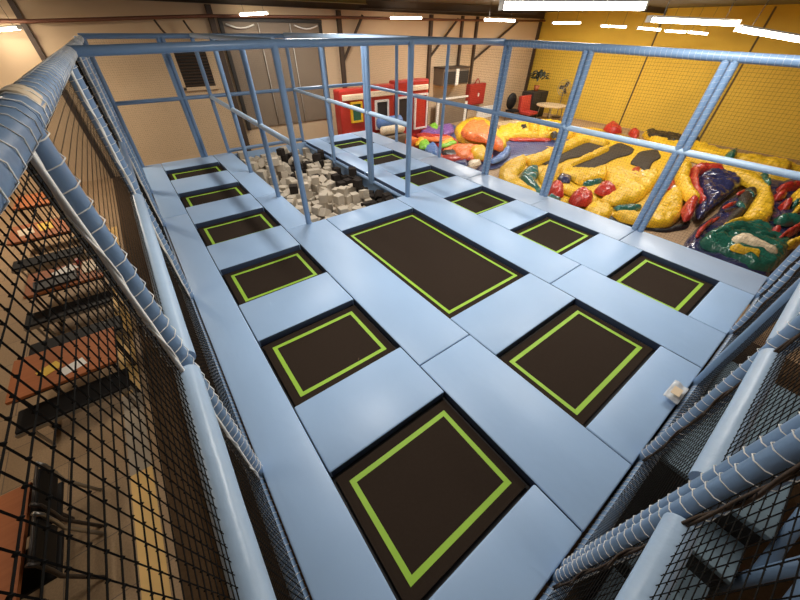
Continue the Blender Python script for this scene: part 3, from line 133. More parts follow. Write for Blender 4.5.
# ------------------------------------------------------------------ mesh helpers
class MB:
    def __init__(s): s.v = []; s.f = []
    def box(s, x0, x1, y0, y1, z0, z1, M=None):
        b = len(s.v)
        p = [(x0, y0, z0), (x1, y0, z0), (x1, y1, z0), (x0, y1, z0), (x0, y0, z1), (x1, y0, z1), (x1, y1, z1), (x0, y1, z1)]
        if M is not None: p = [tuple(M @ Vector(q)) for q in p]
        s.v += p
        s.f += [(b, b+3, b+2, b+1), (b+4, b+5, b+6, b+7), (b, b+1, b+5, b+4), (b+1, b+2, b+6, b+5), (b+2, b+3, b+7, b+6), (b+3, b, b+4, b+7)]
        return s
    def path(s, pts, r, n=8, cap=True, radii=None):
        pts = [Vector(p) for p in pts]; b = len(s.v); prev = None
        for i, p in enumerate(pts):
            t = (pts[min(i+1, len(pts)-1)] - pts[max(i-1, 0)]).normalized()
            if prev is None:
                u = Vector((0, 0, 1)) if abs(t.z) < .9 else Vector((1, 0, 0))
                u = (u - t * u.dot(t)).normalized()
            else:
                u = (prev - t * prev.dot(t)).normalized()
            prev = u; w = t.cross(u); rr = radii[i] if radii else r
            for k in range(n):
                a = 2 * math.pi * k / n
                s.v.append(tuple(p + (u * math.cos(a) + w * math.sin(a)) * rr))
        for i in range(len(pts) - 1):
            for k in range(n):
                k2 = (k + 1) % n
                s.f.append((b + i*n + k, b + i*n + k2, b + (i+1)*n + k2, b + (i+1)*n + k))
        if cap:
            s.f.append(tuple(b + k for k in reversed(range(n)))); e = b + (len(pts)-1)*n
            s.f.append(tuple(e + k for k in range(n)))
        return s
    def cyl(s, p0, p1, r, n=12): return s.path([p0, p1], r, n)
    def helix(s, p0, p1, R, pitch, r=0.0028, seg=9, n=3, phase=0.0, R2=None):
        p0, p1 = Vector(p0), Vector(p1); d = p1 - p0; L = d.length; t = d.normalized()
        u = Vector((0, 0, 1)) if abs(t.z) < .9 else Vector((1, 0, 0)); u = (u - t*u.dot(t)).normalized(); w = t.cross(u)
        N = max(2, int(L / pitch * seg))
        pts = []
        for i in range(N + 1):
            a = 2 * math.pi * i / seg + phase
            pts.append(p0 + t * (L * i / N) + u * math.cos(a) * R + w * math.sin(a) * (R2 or R))
        return s.path(pts, r, n, cap=False)
    def ball(s, c, r, n=8, m=6, sc=(1, 1, 1)):
        b = len(s.v); c = Vector(c)
        for j in range(m + 1):
            th = math.pi * j / m
            for k in range(n):
                a = 2 * math.pi * k / n
                s.v.append((c.x + r*sc[0]*math.sin(th)*math.cos(a), c.y + r*sc[1]*math.sin(th)*math.sin(a), c.z + r*sc[2]*math.cos(th)))
        for j in range(m):
            for k in range(n):
                k2 = (k + 1) % n
                s.f.append((b + j*n + k, b + (j+1)*n + k, b + (j+1)*n + k2, b + j*n + k2))
        return s
    def build(s, name, material, parent=None, smooth=False, bevel=0.0, origin=None):
        me = bpy.data.meshes.new(name)
        if origin is not None:
            o_ = Vector(origin); vv = [tuple(Vector(q) - o_) for q in s.v]
        else: vv = s.v
        me.from_pydata(vv, [], s.f); me.update()
        if bevel:
            bm = bmesh.new(); bm.from_mesh(me)
            bmesh.ops.bevel(bm, geom=bm.edges[:], offset=bevel, segments=2, affect='EDGES', profile=0.6)
            bm.to_mesh(me); bm.free()
        me.materials.append(material)
        if smooth: me.polygons.foreach_set('use_smooth', [True] * len(me.polygons))
        o = bpy.data.objects.new(name, me); COL.objects.link(o)
        if origin is not None: o.location = origin
        if parent is not None: o.parent = parent
        return o

def tag(o, label, cat, group=None, kind=None):
    o['label'] = label; o['category'] = cat
    if group: o['group'] = group
    if kind: o['kind'] = kind
    return o
def thing(name, label, cat, loc=(0, 0, 0), group=None, rotz=0.0):
    o = bpy.data.objects.new(name, None); COL.objects.link(o); o.location = loc; o.rotation_euler = (0, 0, rotz)
    o.empty_display_size = 0.1
    return tag(o, label, cat, group)
def struct(name, mb, m, label=None):
    o = mb.build(name, m); o['kind'] = 'structure'
    if label: o['label'] = label
    return o
def copy_tree(root, loc, label, rotz=None):
    r = root.copy(); COL.objects.link(r); r.location = loc; r['label'] = label
    if rotz is not None: r.rotation_euler = (0, 0, rotz)
    for ch in root.children:
        c = ch.copy(); COL.objects.link(c); c.parent = r
        for g in ch.children:
            d = g.copy(); COL.objects.link(d); d.parent = c
    return r

# ------------------------------------------------------------------ the hall
XW, YW = 21.9, 15.0
struct('floor', MB().box(-8, XW, -6, YW, FLOOR - .1, FLOOR), FLOORM)
struct('wall_back', MB().box(-8, XW + .2, YW, YW + .2, FLOOR - .1, 3.75), WALL)
struct('wall_right', MB().box(XW, XW + .2, -6, YW, FLOOR - .1, 3.75), YWALL)
struct('wall_left', MB().box(-8.2, -8, -6, YW + .2, FLOOR - .1, 3.75), WALL)
struct('wall_front', MB().box(-8.2, XW + .2, -6.2, -6, FLOOR - .1, 3.75), WALL)
cm = MB().box(-8.2, XW + .2, -6.2, YW + .2, 3.75, 3.85)
struct('ceiling', cm, CEIL)
# floor coverings
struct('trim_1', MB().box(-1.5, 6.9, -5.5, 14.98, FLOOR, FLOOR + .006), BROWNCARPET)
for i, (y0, y1, m_) in enumerate([(4.28, 10.5, STRIPE), (2.95, 4.28, SHADESTRIPE), (-0.6, 2.95, STRIPE)]):
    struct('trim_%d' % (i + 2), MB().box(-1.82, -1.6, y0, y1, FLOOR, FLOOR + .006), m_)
# wall seams on the yellow wall, edge strip
for i, y in enumerate([8.38, 4.5]):
    struct('trim_%d' % (i + 5), MB().box(XW - .02, XW, y - .035, y + .035, FLOOR, 3.7), SEAM)
# steel roof frame
def beam(label, p0, p1, w, h, m=STEEL, name='roof_beam'):
    p0, p1 = Vector(p0), Vector(p1); d = p1 - p0; L = d.length
    q = d.to_track_quat('X', 'Z').to_matrix().to_4x4(); q.translation = p0
    mb = MB()
    mb.box(0, L, -w/2, w/2, h/2 - .015, h/2, q); mb.box(0, L, -w/2, w/2, -h/2, -h/2 + .015, q); mb.box(0, L, -.012, .012, -h/2, h/2, q)
    o = mb.build(name, m, origin=tuple(p0)); return tag(o, label, 'beam')
beam('brown steel beam along the top of the beige back wall', (-8, YW - .12, 3.6), (XW, YW - .12, 3.6), .2, .3)
beam('dark brown roof beam in front of the white cabinet end of the back wall', (8.6, 14.2, 3.6), (17.5, 12.4, 3.62), .2, .24)
beam('olive coloured roof beam above the grey roller door', (3.6, 12.6, 3.58), (7.9, 12.6, 3.6), .18, .16, YSTEEL)
beam('dark roof beam crossing the top left corner of the hall', (-4.6, 7.5, 3.66), (-.5, YW - .2, 3.62), .25, .18)
beam('long brown roof beam over the yellow wall end', (12.5, 8.4, 3.65), (XW - .1, 8.4, 3.65), .18, .18)
# wall columns and diagonal braces
for k, (x, lab) in enumerate([(-1.5, 'dark steel wall column at the far left behind the cage'), (3.25, 'dark steel wall column left of the grey roller door'),
                   (8.06, 'dark steel wall column just right of the grey roller door'), (13.0, 'brown steel wall column left of the boxed air conditioner'),
                   (16.2, 'thin dark steel column right of the red wall cabinet'), (15.1, 'thin brown steel column above the air conditioner'), (21.75, 'steel column where beige and yellow walls meet')]):
    w = .06 if k in (0, 4, 5) else .085
    t = thing('wall_column', lab, 'column', (x, YW - .002, 0))
    MB().box(-w, w, -.13, 0, FLOOR if k != 5 else 1.45, 3.43).build('upright', STEEL, t)
    if k in (2, 3, 4):
        dx, zl = ((1.05, 1.75), (1.65, 1.8), (3.2, 1.6))[k-2]
        MB().cyl((dx, -.2, 3.3), (0, -.08, zl), .06, 6).build('diagonal_brace', STEEL, t)
pp = MB().path([(-8, YW - .3, 2.9), (-1.3, YW - .3, 2.93), (3, YW - .3, 3.14), (8, YW - .3, 3.22), (14.3, YW - .3, 3.26), (XW - .1, YW - .3, 3.36)], .045, 8)
tag(pp.build('wall_pipe', RUST, smooth=True), 'thin red-brown pipe running high along the back wall', 'pipe')
for k, x in enumerate([1.55, 2.35]):
    h = MB().path([(x, YW - .3, 3.02), (x + .1, YW - .3, 2.8), (x + .22, YW - .35, 2.62), (x + .38, YW - .32, 2.6)], .03, 6)
    tag(h.build('pipe_hanger', STEEL, smooth=True), ['bent dark pipe hanger left above the wall vent', 'bent dark pipe hanger right above the wall vent'][k], 'hanger')

# roller door
rd = thing('door_1', 'large grey-brown ribbed roller door in the back wall', 'door', (5.35, YW, FLOOR)); rd['kind'] = 'structure'
mb = MB()
for i in range(3): mb.box(-1.78 + i*1.19, -.60 + i*1.19, -.06, 0, .95, 4.22)
for i in range(2): mb.box(-.62 + i*1.19, -.58 + i*1.19, -.09, 0, .95, 4.22)
mb.build('door_panel', GREY, rd)
mb = MB().box(-1.9, -1.78, -.1, 0, .9, 4.32).box(1.79, 1.91, -.1, 0, .9, 4.32).box(-1.9, 1.91, -.12, 0, 4.22, 4.34)
mb.build('door_frame', DARK, rd)
mb = MB()
for x0 in (-1.7, .75):
    mb.path([(x0 + t/6*.95, -.13, 4.15 - .1*math.sin(math.pi*t/6)) for t in range(7)], .025, 6)
for x in (-.6, .59): mb.cyl((x, -.12, 4.2), (x, -.12, .98), .012, 6)
mb.build('door_cord', WHITE, rd, smooth=True)
# louvre vent
vt = thing('wall_vent', 'dark slatted vent with pale frame high on the back wall', 'vent', (2.26, YW, 1.25))
MB().box(-.5, .5, -.04, 0, .0, .98).build('vent_backing', DARK, vt)
mb = MB().box(-.62, -.48, -.09, 0, -.08, 1.05).box(-.62, .6, -.09, 0, -.1, 0)
mb.build('vent_frame', WALL, vt)
mb = MB()
for i in range(11):
    mb.box(-.48, .5, -.05, .0, 0, .022, Matrix.Translation((0, -.03, .05 + i*.085)) @ Matrix.Rotation(.5, 4, 'X'))
mb.build('vent_slats', STEEL, vt)
# boxed air conditioner
ac = thing('air_conditioner', 'boxy air conditioner with two dark grilles on the back wall', 'air conditioner', (14.35, YW - .02, .66))
MB().box(-.92, .92, -.75, 0, 0, .72).build('housing', GREY, ac, bevel=.02)
MB().box(-.88, -.1, -.8, -.75, .07, .6).build('grille', DARK, ac)
MB().box(.16, .88, -.8, -.75, .07, .6).build('grille', DARK, ac)
MB().box(-.07, .13, -.82, -.75, 0, .7).build('divider', WHITE, ac)
MB().box(-.95, .95, -.8, .0, .72, .78).build('lid', STEEL, ac)
# red cabinet
cb = thing('wall_cabinet', 'red metal cabinet with white mark on the back wall', 'cabinet', (16.72, YW, -.5))
MB().box(-.68, .68, -.3, 0, 0, 1.05).build('body', REDP, cb, bevel=.02)
MB().box(-.62, .62, -.33, -.3, .06, .99).build('door', REDP, cb, bevel=.01)
MB().ball((.08, -.34, .5), .07, 10, 6, (1, .3, 1.5)).build('white_mark', WHITE, cb, smooth=True)
MB().path([(-.2 + .4*i/8, -.2, 1.05 + .22*math.sin(math.pi*i/8)) for i in range(9)], .03, 6).build('handle', REDP, cb, smooth=True)
# white-edged boards leaning in front
wb = thing('leaning_board', 'grey board in pale frame leaning below the air conditioner', 'board', (14.5, YW - .5, FLOOR))
MB().box(-1.0, 1.0, -.05, 0, 0, 1.2).build('board', GREY, wb)
MB().box(-1.16, -1.0, -.07, .02, 0, 1.25).box(1.0, 1.2, -.07, .02, 0, 1.0).box(-1.16, 1.2, -.07, .02, 1.2, 1.28).build('board_frame', WHITE, wb)
wc = MB().box(-.75, .75, -.06, 0, 0, .62)
tag(wc.build('white_panel', WHITE, bevel=.01), 'low white panel standing below the red wall cabinet', 'panel').location = (17.3, YW - .6, FLOOR)

# furniture in the far corner
def far_furniture():
    t = thing('padded_chair', 'round-backed black chair by the back wall corner', 'chair', (18.1, 13.2, FLOOR))
    MB().ball((0, 0, .95), .42, 12, 8, (1, .35, 1)).build('backrest', BLACKPAD, t, smooth=True)
    MB().box(-.35, .35, -.55, .05, .45, .55).build('seat', BLACKPAD, t, bevel=.03)
    for x, y in ((-.3, -.5), (.3, -.5), (-.3, 0), (.3, 0)): MB().cyl((x, y, 0), (x, y, .46), .02, 6).build('leg', DARKMETAL, t)
    t = thing('tub_chair', 'bright red upholstered chair beside round-backed black chair', 'chair', (18.75, 12.6, FLOOR))
    MB().box(-.45, .45, -.12, .12, .42, 1.25, Matrix.Rotation(-.15, 4, 'X')).build('backrest', REDP, t, bevel=.05)
    MB().box(-.42, .42, -.65, 0, .35, .5).build('seat', REDP, t, bevel=.04)
    for x, y in ((-.38, -.6), (.38, -.6), (-.38, 0), (.38, 0)): MB().cyl((x, y, 0), (x, y, .37), .025, 6).build('leg', DARKMETAL, t)
    t = thing('cabinet', 'black low cabinet under the dark potted plant', 'cabinet', (20.0, 13.0, FLOOR))
    MB().box(-.75, .75, -.4, .4, 0, 1.35).build('body', DARK, t, bevel=.02)
    MB().box(-.72, -.02, -.43, -.4, .05, 1.3).build('door', DARK, t); MB().box(.02, .72, -.43, -.4, .05, 1.3).build('door', DARK, t)
    p = thing('potted_plant', 'dark bushy potted plant standing on the black cabinet', 'plant', (20.0, 13.0, FLOOR + 1.35))
    MB().path([(0, 0, 0), (0, 0, .28)], .16, 10, radii=[.12, .17]).build('pot', TABLEWOOD, p, smooth=True)
    mb = MB()
    for i in range(70):
        a = random.uniform(0, 6.28); e = random.uniform(-.2, 1.4); r = random.uniform(.25, .6)
        c = Vector((math.cos(a)*math.cos(e)*r, math.sin(a)*math.cos(e)*r, .45 + .75*abs(math.sin(e))*r + .15))
        M = Matrix.Translation(c) @ Matrix.Rotation(a, 4, 'Z') @ Matrix.Rotation(random.uniform(-1, 1), 4, 'Y')
        b = len(mb.v); mb.v += [tuple(M @ Vector(q)) for q in ((-.14, 0, 0), (0, -.07, .02), (.16, 0, -.03), (0, .07, .02), (0, 0, .05))]
        mb.f += [(b, b+1, b+4), (b+1, b+2, b+4), (b+2, b+3, b+4), (b+3, b, b+4), (b, b+3, b+2, b+1)]
    mb.build('foliage', PLANT, p)
    t = thing('round_table', 'pale wooden oval table on thin legs by yellow wall', 'table', (19.8, 11.6, FLOOR))
    mb = MB(); mb.path([(0, 0, .78), (0, 0, .83)], .85, 24); mb.build('tabletop', PALEWOOD, t)
    for a in range(4): MB().cyl((.6*math.cos(a*1.57+.6), .6*math.sin(a*1.57+.6), .79), (.7*math.cos(a*1.57+.6), .7*math.sin(a*1.57+.6), 0), .025, 6).build('leg', GREYMETAL, t)
    t = thing('standing_fan', 'wire-caged standing fan against the yellow wall', 'fan', (21.2, 11.9, FLOOR))
    MB().cyl((0, 0, 0), (0, 0, 1.5), .025, 8).build('pole', GREYMETAL, t)
    MB().path([(0, 0, 0), (0, 0, .05)], .28, 16).build('base', DARKMETAL, t)
    mb = MB()
    for R in (.15, .28, .4): mb.path([(-.06, R*math.cos(i*.3927), 1.55 + R*math.sin(i*.3927)) for i in range(17)], .012, 5, cap=False)
    for i in range(8): mb.cyl((-.06, 0, 1.55), (-.06, .4*math.cos(i*.785), 1.55 + .4*math.sin(i*.785)), .008, 4)
    mb.build('cage', GREYMETAL, t, smooth=True)
    mb = MB()
    for i in range(3): mb.box(-.01, .01, .05, .33, -.09, .09, Matrix.Translation((0, 0, 1.55)) @ Matrix.Rotation(i*2.094, 4, 'X') @ Matrix.Rotation(.4, 4, 'Y'))
    mb.build('blade', DARKMETAL, t)
    o = MB().box(-1.6, 1.6, -.5, .5, 0, .18).build('wooden_platform', PALEWOOD, bevel=.02)
    tag(o, 'flat pale wooden platform behind the yellow vinyl heap', 'platform'); o.location = (17.3, 11.9, FLOOR); o.rotation_euler = (0, 0, -.12)
far_furniture()

# ------------------------------------------------------------------ trampoline court
XL = [(0.0, 1.328), (2.133, 3.849), (4.716, 6.0)]
ROWS = [(0.0, 1.077), (1.845, 2.914), (3.729, 4.734), (5.617, 6.610), (7.520, 8.418), (9.440, 10.295)]
BX0, BX1, BY0, BY1 = -.45, 6.70, -.43, 11.05
PX0, PX1, PY0, PY1 = 1.86, 4.20, 5.39, 10.88
mb = MB()
zt, zb = -.15, FLOOR + .006
mb.box(BX0, PX0 - .03, BY0, BY1, zb, zt); mb.box(PX1 + .03, BX1, BY0, BY1, zb, zt)
mb.box(PX0 - .03, PX1 + .03, BY0, PY0 - .03, zb, zt); mb.box(PX0 - .03, PX1 + .03, PY1 + .02, BY1, zb, zt); mb.box(PX0 - .03, PX1 + .03, PY0 - .03, PY1 + .02, zb, -.54)
mb2 = MB().box(PX1 + .0, PX1 + .03, PY0, PY1, -.54, -.13).box(PX0, PX1, PY1 - .0, PY1 + .02, -.54, -.02).box(PX0 - .03, PX0, PY0, PY1, -.54, -.13).box(PX0, PX1, PY0 - .03, PY0, -.54, -.13)
plat = tag(mb.build('court_platform', DECK), 'dark raised platform carrying the blue padded trampoline court', 'platform')
tag(mb2.build('pit_lining', PAD), 'blue vinyl lining around the sides of the foam pit', 'pit lining')

def trampoline(x0, x1, y0, y1, label):
    t = thing('trampoline', label, 'trampoline', ((x0+x1)/2, (y0+y1)/2, -.15), 'trampolines of the court')
    w, l = (x1-x0)/2, (y1-y0)/2
    f = MB(); e = .02
    for a in ((-w-e, w+e, -l-e, -l+.03), (-w-e, w+e, l-.03, l+e), (-w-e, -w+.03, -l+.03, l-.03), (w-.03, w+e, -l+.03, l-.03)): f.box(a[0], a[1], a[2], a[3], 0.0, .03)
    f.box(-w+.03, w-.03, -l+.03, l-.03, .0, .03)
    f.build('frame', FRAMEBLK, t)
    # the sprung bed, very slightly dished
    n = 10; b = MB()
    for j in range(n+1):
        for i in range(n+1):
            u, v_ = i/n*2-1, j/n*2-1
            b.v.append((u*(w-.03), v_*(l-.03), .066 - .012*(1-u*u)*(1-v_*v_)))
    for j in range(n):
        for i in range(n): k = j*(n+1)+i; b.f.append((k, k+1, k+n+2, k+n+1))
    b.build('bed', BED, t, smooth=True)
    s = MB(); iw, il, sw = w - .115, l - .118, .046
    def strip(ax0, ax1, ay0, ay1):
        m_ = 8
        lx = ax1-ax0 > ay1-ay0
        def zz(x, y): return .066 - .012*(1-(x/(w-.03))**2)*(1-(y/(l-.03))**2) + .003
        for q in range(m_):
            if lx: a0, a1, c0, c1 = ax0+(ax1-ax0)*q/m_, ax0+(ax1-ax0)*(q+1)/m_, ay0, ay1
            else: a0, a1, c0, c1 = ax0, ax1, ay0+(ay1-ay0)*q/m_, ay0+(ay1-ay0)*(q+1)/m_
            k = len(s.v); s.v += [(a0, c0, zz(a0, c0)), (a1, c0, zz(a1, c0)), (a1, c1, zz(a1, c1)), (a0, c1, zz(a0, c1))]; s.f.append((k, k+1, k+2, k+3))
    strip(-iw, iw, -il, -il+sw); strip(-iw, iw, il-sw, il); strip(-iw, -iw+sw, -il+sw, il-sw); strip(iw-sw, iw, -il+sw, il-sw)
    s.build('lime_border', LIME, t)
    return t
ORD = ['nearest', 'second nearest', 'third nearest', 'fourth nearest', 'fifth nearest', 'farthest']
for r, (y0, y1) in enumerate(ROWS):
    trampoline(*XL[0], y0, y1, '%s black trampoline in the left row, green border line' % ORD[r])
    trampoline(*XL[2], y0, y1, '%s black trampoline in the right row, by the inflatables' % ORD[r])
trampoline(*XL[1], *ROWS[0], 'square black trampoline nearest in the middle row')
trampoline(*XL[1], 1.845, 4.734, 'largest black trampoline, long middle one in front of the foam pit')

def pad(x0, x1, y0, y1, label, m=PAD, top=0.0):
    g = .004; x0 += g; x1 -= g; y0 += g; y1 -= g
    bm = bmesh.new()
    bmesh.ops.create_cube(bm, size=1.0)
    w, l, h = x1-x0, y1-y0, .118
    for v_ in bm.verts: v_.co = Vector((v_.co.x*w, v_.co.y*l, v_.co.z*h))
    bmesh.ops.bevel(bm, geom=bm.edges[:], offset=.016, segments=3, affect='EDGES', profile=.5)
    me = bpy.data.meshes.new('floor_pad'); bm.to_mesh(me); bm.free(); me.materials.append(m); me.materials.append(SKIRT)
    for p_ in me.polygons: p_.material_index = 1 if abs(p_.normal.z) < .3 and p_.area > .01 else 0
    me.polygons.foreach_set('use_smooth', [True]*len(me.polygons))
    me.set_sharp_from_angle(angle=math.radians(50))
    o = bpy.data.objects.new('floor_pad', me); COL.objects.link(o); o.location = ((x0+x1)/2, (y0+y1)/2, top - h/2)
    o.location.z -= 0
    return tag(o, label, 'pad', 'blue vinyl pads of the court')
LB = [-.43, 1.49, 3.36, 5.30, 7.21, 9.10, 11.05]
SB = [-.43, 1.49, 5.37]
EN = ['first', 'second', 'third', 'fourth', 'fifth', 'sixth']
for i, (a, b) in enumerate(((-.43, 7.21), (7.21, 11.05))):
    pad(BX0, 0, a, b, 'blue edge pad along the left netting, %s stretch of the side' % ('long near' if i == 0 else 'short far'))
for i in range(6):
    pad(6.0, BX1, LB[i], LB[i+1], 'shiny pale blue edge pad beside the inflatables, %s from the near end' % EN[i], EDGEPAD)
for i in range(2):
    pad(1.328, 2.133, SB[i], SB[i+1], 'long blue pad between left and middle trampolines, %s from the near end' % EN[i])
    pad(3.849, 4.716, SB[i], SB[i+1], 'long blue pad between middle and right trampolines, %s from the near end' % EN[i])
PB = [5.37, 7.21, 9.10, 11.05]
for i in range(3):
    pad(1.328, 1.86, PB[i], PB[i+1], 'narrow blue pad on the left edge of the foam pit, %s from the near corner' % EN[i])
    pad(4.2, 4.716, PB[i], PB[i+1], 'narrow blue pad on the right edge of the foam pit, %s from the near corner' % EN[i])
edges = [(BY0, 0)] + [(ROWS[i][1], ROWS[i+1][0]) for i in range(5)] + [(ROWS[5][1], BY1)]
CN = ['in front of the nearest', 'between nearest and second', 'between second and third', 'between third and fourth', 'between fourth and fifth', 'between fifth and farthest', 'behind the farthest']
for i, (a, b) in enumerate(edges):
    pad(0, 1.328, a, b, 'blue cross pad %s trampoline of the left row' % CN[i])
    pad(4.716, 6.0, a, b, 'blue cross pad %s trampoline of the right row' % CN[i])
pad(2.133, 3.849, BY0, 0, 'blue cross pad in front of the square middle trampoline')
pad(2.133, 3.849, 1.077, 1.845, 'blue cross pad between square and large middle trampolines')
pad(2.133, 3.849, 4.734, 5.37, 'blue cross pad between large trampoline and foam pit')

# foam cubes
proto = {}
for key, m_ in (('l', FOAM_L), ('d', FOAM_D)):
    bm = bmesh.new(); bmesh.ops.create_cube(bm, size=.185)
    bmesh.ops.bevel(bm, geom=bm.edges[:], offset=.006, segments=1, affect='EDGES')
    me = bpy.data.meshes.new('foam_cube'); bm.to_mesh(me); bm.free(); me.materials.append(m_); proto[key] = me
for x, y, z, a, b, c in CUBES:
    n_ = noise.noise(Vector((x*1.1 + 3.1, y*1.1, .7))) + .45*noise.noise(Vector((x*7, y*7, z*7)))
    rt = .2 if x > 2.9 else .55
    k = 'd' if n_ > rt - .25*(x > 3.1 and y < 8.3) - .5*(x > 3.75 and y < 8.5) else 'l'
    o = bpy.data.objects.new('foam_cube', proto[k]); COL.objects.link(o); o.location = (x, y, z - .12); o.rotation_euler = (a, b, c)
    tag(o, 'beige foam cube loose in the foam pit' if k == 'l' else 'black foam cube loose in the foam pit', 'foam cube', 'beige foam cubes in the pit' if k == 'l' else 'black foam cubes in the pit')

# ------------------------------------------------------------------ cage of padded tubes
cage = thing('trampoline_cage', 'blue foam-sleeved tube cage standing around the trampoline court', 'cage', (3.1, 5.3, 0))
def tube(name, p0, p1, r=.05, m=PIPE, n=14):
    o_ = Vector(cage.location)
    return MB().cyl(Vector(p0)-o_, Vector(p1)-o_, r, n).build(name, m, cage, smooth=False) if False else smooth_tube(name, p0, p1, r, m, n)
def smooth_tube(name, p0, p1, r, m, n):
    o_ = Vector(cage.location); p0 = Vector(p0)-o_; p1 = Vector(p1)-o_
    L = (p1-p0).length; k = max(2, int(L/.25))
    rad = [r*(1 + .02*math.sin(i*2.3 + p0.x*3)) for i in range(k+1)]
    ob = MB().path([p0 + (p1-p0)*i/k for i in range(k+1)], r, n, radii=rad).build(name, m, cage, smooth=True)
    ob.data.set_sharp_from_angle(angle=math.radians(60))
    return ob
LX, FY, RX, KY = -.48, -.47, 6.68, 10.98
TOP, MID = 2.62, 1.42
# posts: (x, y, double axis or None, top)
POSTS = []
def post(x, y, dbl=None, top=TOP, m=PIPE, r=.05):
    offs = [(0, 0)] if dbl is None else ([(-.046, 0), (.046, 0)] if dbl == 'x' else [(0, -.052), (0, .052)])
    for ox, oy in offs: tube('post', (x+ox, y+oy, -.16), (x+ox + (.05 + .008*(y-4.31) if x == LX and y > 4 else .02 if x == LX and y > 0 else 0), y+oy, top), r, m)
    POSTS.append((x, y, dbl, top))
post(LX, FY); 
for y in (1.46, 4.31): post(LX, y)
for y in (6.95, 8.9): post(LX, y, 'y')
post(LX, KY, 'x', 2.68)
for x in (1.0,): post(x, FY, 'x', r=.045)
for x in (2.3, 3.6, 4.83, 6.05): post(x, FY)
post(RX, FY)
for y in (1.47, 3.5, 5.25): post(RX, y, 'y')
post(RX, 7.02, None, 2.66, r=.042); post(RX, 9.15, None, 2.66); post(RX, KY, 'y', 2.68)
post(1.1, KY, 'x', 2.68); post(5.2, KY, 'x', 2.68)
for y in (5.37, 6.95, 8.9, 10.98): post(1.78, y, None, 2.70)
post(4.12, 5.28, None, 2.70, r=.055)
for y in (6.8, 8.8): post(4.14, y, 'y' if y < 8 else None, 2.70)
post(4.14, KY, None, 2.70)
# rails
def rail(name, a, b, r=.05, m=PIPE): tube(name, a, b, r, m)
rail('top_rail', (LX, FY, TOP), (LX + .02, 1.46, TOP-.01), .056); rail('top_rail', (LX + .02, 1.46, TOP-.01), (LX + .05, 4.31, TOP), .056); rail('top_rail', (LX + .05, 4.31, TOP), (LX + .10, KY, TOP + .02), .054)
rail('top_rail', (LX, FY, TOP), (RX, FY, TOP), .056)
rail('top_rail', (RX, FY, 2.56), (RX, 1.47, 2.60), .06); rail('top_rail', (RX, 1.47, 2.60), (RX, 3.5, 2.64), .06); rail('top_rail', (RX, 3.5, 2.64), (RX, 5.25, 2.66), .06); rail('top_rail', (RX, 5.25, 2.66), (RX, KY, 2.69), .056)
rail('top_rail', (LX + .09, KY, 2.68), (RX, KY, 2.70), .05)
rail('top_rail', (LX + .06, 5.37, 2.63), (1.78, 5.37, 2.68)); rail('top_rail', (1.78, 5.37, 2.68), (4.12, 5.32, 2.70)); rail('top_rail', (4.12, 5.32, 2.70), (RX, 5.37, 2.68))
rail('top_rail', (1.78, 5.37, 2.70), (1.78, KY, 2.70), .045, PALEPIPE); rail('top_rail', (4.14, 5.37, 2.71), (4.14, KY, 2.71), .055, PALEPIPE)
rail('middle_rail', (LX + .02, FY, 1.44), (LX + .02, 1.40, 1.42), .058, PALEPIPE); rail('middle_rail', (LX + .02, 1.52, 1.42), (LX + .02, 4.25, 1.42), .058, PALEPIPE); rail('middle_rail', (LX + .02, 4.37, 1.42), (LX + .02, KY, 1.42), .05)
for a, b in ((LX + .05, .88), (1.12, 2.24), (2.36, 3.54), (3.66, 4.77), (4.89, 5.99), (6.11, RX - .05)): rail('middle_rail', (a, FY, MID + .02), (b, FY, MID + .01), .052, PALEPIPE)
for a, b in ((FY, 1.47), (1.47, 3.5), (3.5, 5.25), (5.25, 7.02), (7.02, KY)): rail('middle_rail', (RX, a, 1.40), (RX, b, 1.40), .05, PALEPIPE if a < 1.5 else PIPE)
rail('middle_rail', (LX, KY, 1.44), (RX, KY, 1.45), .045)
rail('middle_rail', (1.78, 5.37, 1.40), (1.78, KY, 1.42), .05, PALEPIPE); rail('middle_rail', (4.14, 5.28, 1.42), (4.14, KY, 1.44), .045, PALEPIPE)
rail('base_rail', (1.78, KY, .06), (4.14, KY, .06), .05)
rail('base_rail', (LX - .03, FY, -.05), (LX - .03, KY, -.05), .05); rail('base_rail', (LX, FY - .03, -.05), (RX, FY - .03, -.05), .05)
rail('base_rail', (RX + .06, FY, -.06), (RX + .06, KY, -.06), .05, PALEPIPE)
rail('base_rail', (4.17, 5.42, -.12), (4.17, KY, -.12), .045); 

